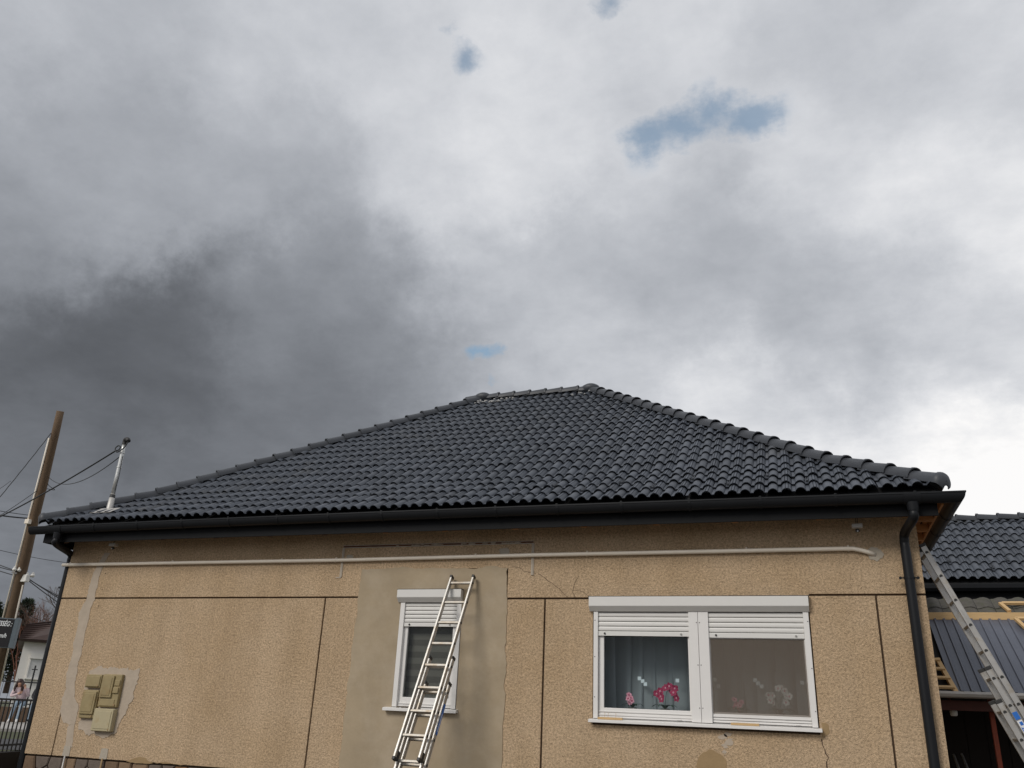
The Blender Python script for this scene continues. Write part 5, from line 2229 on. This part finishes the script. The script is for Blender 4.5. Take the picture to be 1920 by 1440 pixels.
g_ = SL(42 * KF, 4.2, ZS)
bare_tree(P(62, 1300, 43), 7.0, 'taller bare tree with a fine twig crown beside the downpipe', 3, M_TWIG, 6, 0.6, 0.10)
bare_tree(P(46, 1300, 45), 6.4, 'lower bare tree with spreading twigs above the brown roof', 8, M_TWIG, 6, 0.75, 0.08)
for i, (u, d_, h_, sd) in enumerate(((24, 45.5, 5.6, 11), (38, 47, 6.0, 12), (52, 46, 6.0, 13), (30, 49, 6.2, 15), (46, 50, 6.6, 16))):
    bare_tree(P(u, 1310, d_), h_, ['reddish leafless shrub next to the dark conifer', 'reddish leafless shrub between two others above the brown roof', 'reddish leafless shrub under the bare tree twigs',
                                   'taller reddish shrub behind the shrubs by the conifer', 'tallest reddish shrub behind the roof ridge'][i], sd, M_TWIGR, 5, 0.5, 0.06, 'shrub')


def conifer(base, h, w, label, seed):
    R = random.Random(seed)
    t = thing('conifer', label, 'tree', base, 'conifers beyond the neighbour house')
    b = Vector(base)
    q = MB()
    q.tube([b, b + Vector((0, 0, h * .6)), b + Vector((0, 0, h * .95))], [.16, .1, .03], 8)
    part('trunk', q, M_TWIG, t)
    q = MB()
    for _ in range(2600):
        z = h * (0.12 + 0.9 * R.random() ** .8)
        rad = w * (1.05 - z / h) ** .6 * math.sqrt(R.random()) * (0.75 + .35 * math.sin(z * 3.1 + seed))
        a = R.uniform(0, 6.283)
        c = b + Vector((rad * math.cos(a), rad * math.sin(a), z))
        L = R.uniform(.10, .26)
        d_ = Vector((math.cos(a) + R.gauss(0, .4), math.sin(a) + R.gauss(0, .4), R.gauss(.25, .35))).normalized()
        s_ = d_.cross(Vector((R.gauss(0, 1), R.gauss(0, 1), R.gauss(0, 1)))).normalized() * L * .3
        q.add([c - s_, c + s_, c + d_ * L], [(0, 1, 2)])
    part('crown', q, M_NEED, t)


conifer(P(-22, 1300, 47), 5.0, 1.5, 'dark bushy conifer behind the speed sign and pole', 2)
conifer(P(10, 1300, 48), 5.2, 1.1, 'dark conifer just beyond the pole, over the brown roof', 5)
conifer(P(-48, 1300, 46), 4.8, 1.3, 'dark conifer growing above the top edge of the speed sign', 9)


# ------------------------------------------------------------------ people across the street
def person(label, org, J, rad, cols, hair=None, nm='person'):
    """continuous skinned body; joints in (right, towards camera, up)"""
    t = thing(nm, label, 'person', org)
    o0 = Vector(org)

    def W(p):
        return o0 + rl * p[0] - fl * p[1] + Vector((0, 0, p[2]))
    names = list(J)
    idx = {k: i for i, k in enumerate(names)}
    E = [('pelvis', 'waist'), ('waist', 'chest'), ('chest', 'neck'), ('neck', 'head'), ('head', 'crown')]
    for s_ in 'LR':
        E += [('pelvis', 'hip' + s_), ('hip' + s_, 'knee' + s_), ('knee' + s_, 'ankle' + s_), ('ankle' + s_, 'toe' + s_),
              ('chest', 'sho' + s_), ('sho' + s_, 'elb' + s_), ('elb' + s_, 'wri' + s_), ('wri' + s_, 'hand' + s_)]
    me = bpy.data.meshes.new('body')
    me.from_pydata([W(J[k]) for k in names], [(idx[a], idx[b]) for a, b in E], [])
    ob = bpy.data.objects.new('body', me)
    COL.objects.link(ob)
    bpy.context.view_layer.objects.active = ob
    ob.modifiers.new('skin', 'SKIN')
    sub = ob.modifiers.new('sub', 'SUBSURF')
    sub.levels = sub.render_levels = 2
    if not me.skin_vertices:
        bpy.context.view_layer.update()
    sv = me.skin_vertices[0].data
    for k in names:
        r_ = rad[k]
        sv[idx[k]].radius = r_ if isinstance(r_, tuple) else (r_, r_)
        sv[idx[k]].use_root = (k == 'pelvis')
    bpy.context.view_layer.update()
    dg = bpy.context.evaluated_depsgraph_get()
    m2 = bpy.data.meshes.new_from_object(ob.evaluated_get(dg))
    bpy.data.objects.remove(ob)
    m2.materials.clear()
    for c in cols['mats']:
        m2.materials.append(c)
    JW = {k: W(J[k]) for k in names}
    region = {}
    for (a, b) in E:
        if 'knee' in b or 'ankle' in b or 'hip' in b:
            region[(a, b)] = 1
        elif 'toe' in b:
            region[(a, b)] = 3
        elif 'hand' in b or a in ('neck', 'head'):
            region[(a, b)] = 0
        else:
            region[(a, b)] = 2
    for p_ in m2.polygons:
        c = p_.center
        best, bi = 1e9, 2
        for (a, b), ri in region.items():
            A_, B_ = JW[a], JW[b]
            t_ = max(0, min(1, (c - A_).dot(B_ - A_) / max((B_ - A_).length_squared, 1e-9)))
            dd = (c - A_.lerp(B_, t_)).length
            if dd < best:
                best, bi = dd, ri
        p_.material_index = bi
        p_.use_smooth = True
    body = link('body', m2, cols['mats'], t)
    # fingers and thumb on each hand
    for s_ in 'LR':
        h = JW['hand' + s_]
        d_ = (h - JW['wri' + s_]).normalized()
        sd = d_.cross(fl).normalized()
        for k in range(5):
            q = MB()
            off = sd * (0.014 * (k - 2))
            L = (.055, .07, .075, .07, .05)[k] if k else .045
            dv = (d_ + sd * (.5 if k == 4 else 0.05 * (k - 2))).normalized()
            q.tube([h + off - d_ * .02, h + off + dv * L * .5, h + off + dv * L - fl * .02], [.009, .008, .006], 6)
            part('finger', q, cols['mats'][0], body, smooth=True)
    hd = JW['head']
    if hair:
        q = MB()
        q.ball(hd + Vector((0, 0, .045)) + fl * .025, .098, .105, .10, 12, 8)
        if hair == 'long':
            for k in range(16):
                a = -0.2 + math.pi * 1.4 * (k / 15) - math.pi * .2
                side_ = rl * math.cos(a) * .085 + fl * math.sin(a) * .07
                p0 = hd + side_ + Vector((0, 0, .06))
                q.tube([p0, p0 + side_ * .35 + Vector((0, 0, -.14)), p0 + side_ * .5 + Vector((0, 0, -.30)), p0 + side_ * .3 - rl * .01 + Vector((0, 0, -.42))], [.026, .028, .024, .008], 6)
        part('hair', q, cols['hair'], t, smooth=True)
    # face: eyes, nose, mouth, ears
    fwd = -fl
    q = MB()
    q.ball(hd + fwd * .108 + Vector((0, 0, -.012)), .014, .02, .02, 6, 5)
    part('nose', q, cols['mats'][0], body, smooth=True)
    for s_ in (-1, 1):
        q = MB()
        q.ball(hd + fwd * .094 + rl * (.034 * s_) + Vector((0, 0, .018)), .013, .010, .008, 8, 5)
        part('eye', q, M_BLACKP, body, smooth=True)
        q = MB()
        q.ball(hd + rl * (.088 * s_) + Vector((0, 0, .0)), .012, .02, .03, 6, 5)
        part('ear', q, cols['mats'][0], body, smooth=True)
    q = MB()
    q.ball(hd + fwd * .094 + Vector((0, 0, -.055)), .026, .010, .008, 8, 4)
    part('mouth', q, mat('lips', (.35, .11, .09), .5), body, smooth=True)
    return t


RAD = dict(pelvis=(.145, .115), waist=(.125, .10), chest=(.145, .105), neck=.055, head=(.092, .10), crown=(.062, .07), hipL=.088, hipR=.088, kneeL=.062, kneeR=.062,
           ankleL=.042, ankleR=.042, toeL=.036, toeR=.036, shoL=.066, shoR=.066, elbL=.05, elbR=.05, wriL=.036, wriR=.036, handL=(.034, .02), handR=(.034, .02))
M_SKIN = mat('skin', (.50, .29, .20), .6)
M_JEAN = mat('pale_jeans', (.24, .31, .38), .9, var=.15, vscale=9)
M_LILAC = mat('lilac_jacket', (.56, .44, .45), .85, var=.1, vscale=7)
M_SHOE = mat('pale_shoe', (.62, .60, .58), .7)
M_HAIR = mat('brown_hair', (.035, .014, .010), .5)
M_BLKJ = mat('black_jacket', (.018, .018, .02), .8)
gp = P(40, 1318, 26.6)
org = Vector((gp.x, gp.y, ZS + .06))
G = dict(pelvis=(0, 0, .60), waist=(-.03, .02, .74), chest=(-.10, .04, .93), neck=(-.15, .05, 1.07), head=(-.17, .07, 1.18), crown=(-.17, .07, 1.255),
         hipL=(-.09, .04, .58), hipR=(.09, .04, .58), kneeL=(-.16, .40, .56), kneeR=(.02, .42, .55), ankleL=(-.22, .50, .10), ankleR=(-.02, .52, .10), toeL=(-.25, .68, .045), toeR=(-.02, .70, .045),
         shoL=(-.27, .04, 1.0), shoR=(.07, .04, 1.0), elbL=(-.34, .16, .78), elbR=(.16, .16, .80), wriL=(-.16, .30, .86), wriR=(.02, .26, 1.02), handL=(-.10, .33, .90), handR=(-.01, .25, 1.10))
person('seated person in a lilac jacket and pale jeans with long dark hair, hand raised', org, G, RAD, dict(mats=[M_SKIN, M_JEAN, M_LILAC, M_SHOE], hair=M_HAIR), 'long')
G2 = dict(pelvis=(0, 0, .60), waist=(.02, .02, .76), chest=(.05, .06, .97), neck=(.04, .08, 1.11), head=(.02, .12, 1.22), crown=(.02, .12, 1.30),
          hipL=(-.09, .04, .58), hipR=(.09, .04, .58), kneeL=(-.14, .42, .56), kneeR=(.10, .42, .55), ankleL=(-.16, .48, .10), ankleR=(.08, .50, .10), toeL=(-.20, .66, .045), toeR=(.06, .68, .045),
          shoL=(-.13, .06, 1.04), shoR=(.23, .06, 1.04), elbL=(-.20, .2, .80), elbR=(.30, .2, .80), wriL=(-.10, .38, .70), wriR=(.20, .38, .70), handL=(-.06, .44, .68), handR=(.16, .44, .68))
person('seated person in a black jacket and pale jeans half hidden by the house corner', org + rl * .47 - fl * .05, G2, RAD, dict(mats=[M_SKIN, M_JEAN, M_BLKJ, M_SHOE], hair=M_BLKJ), 'short')
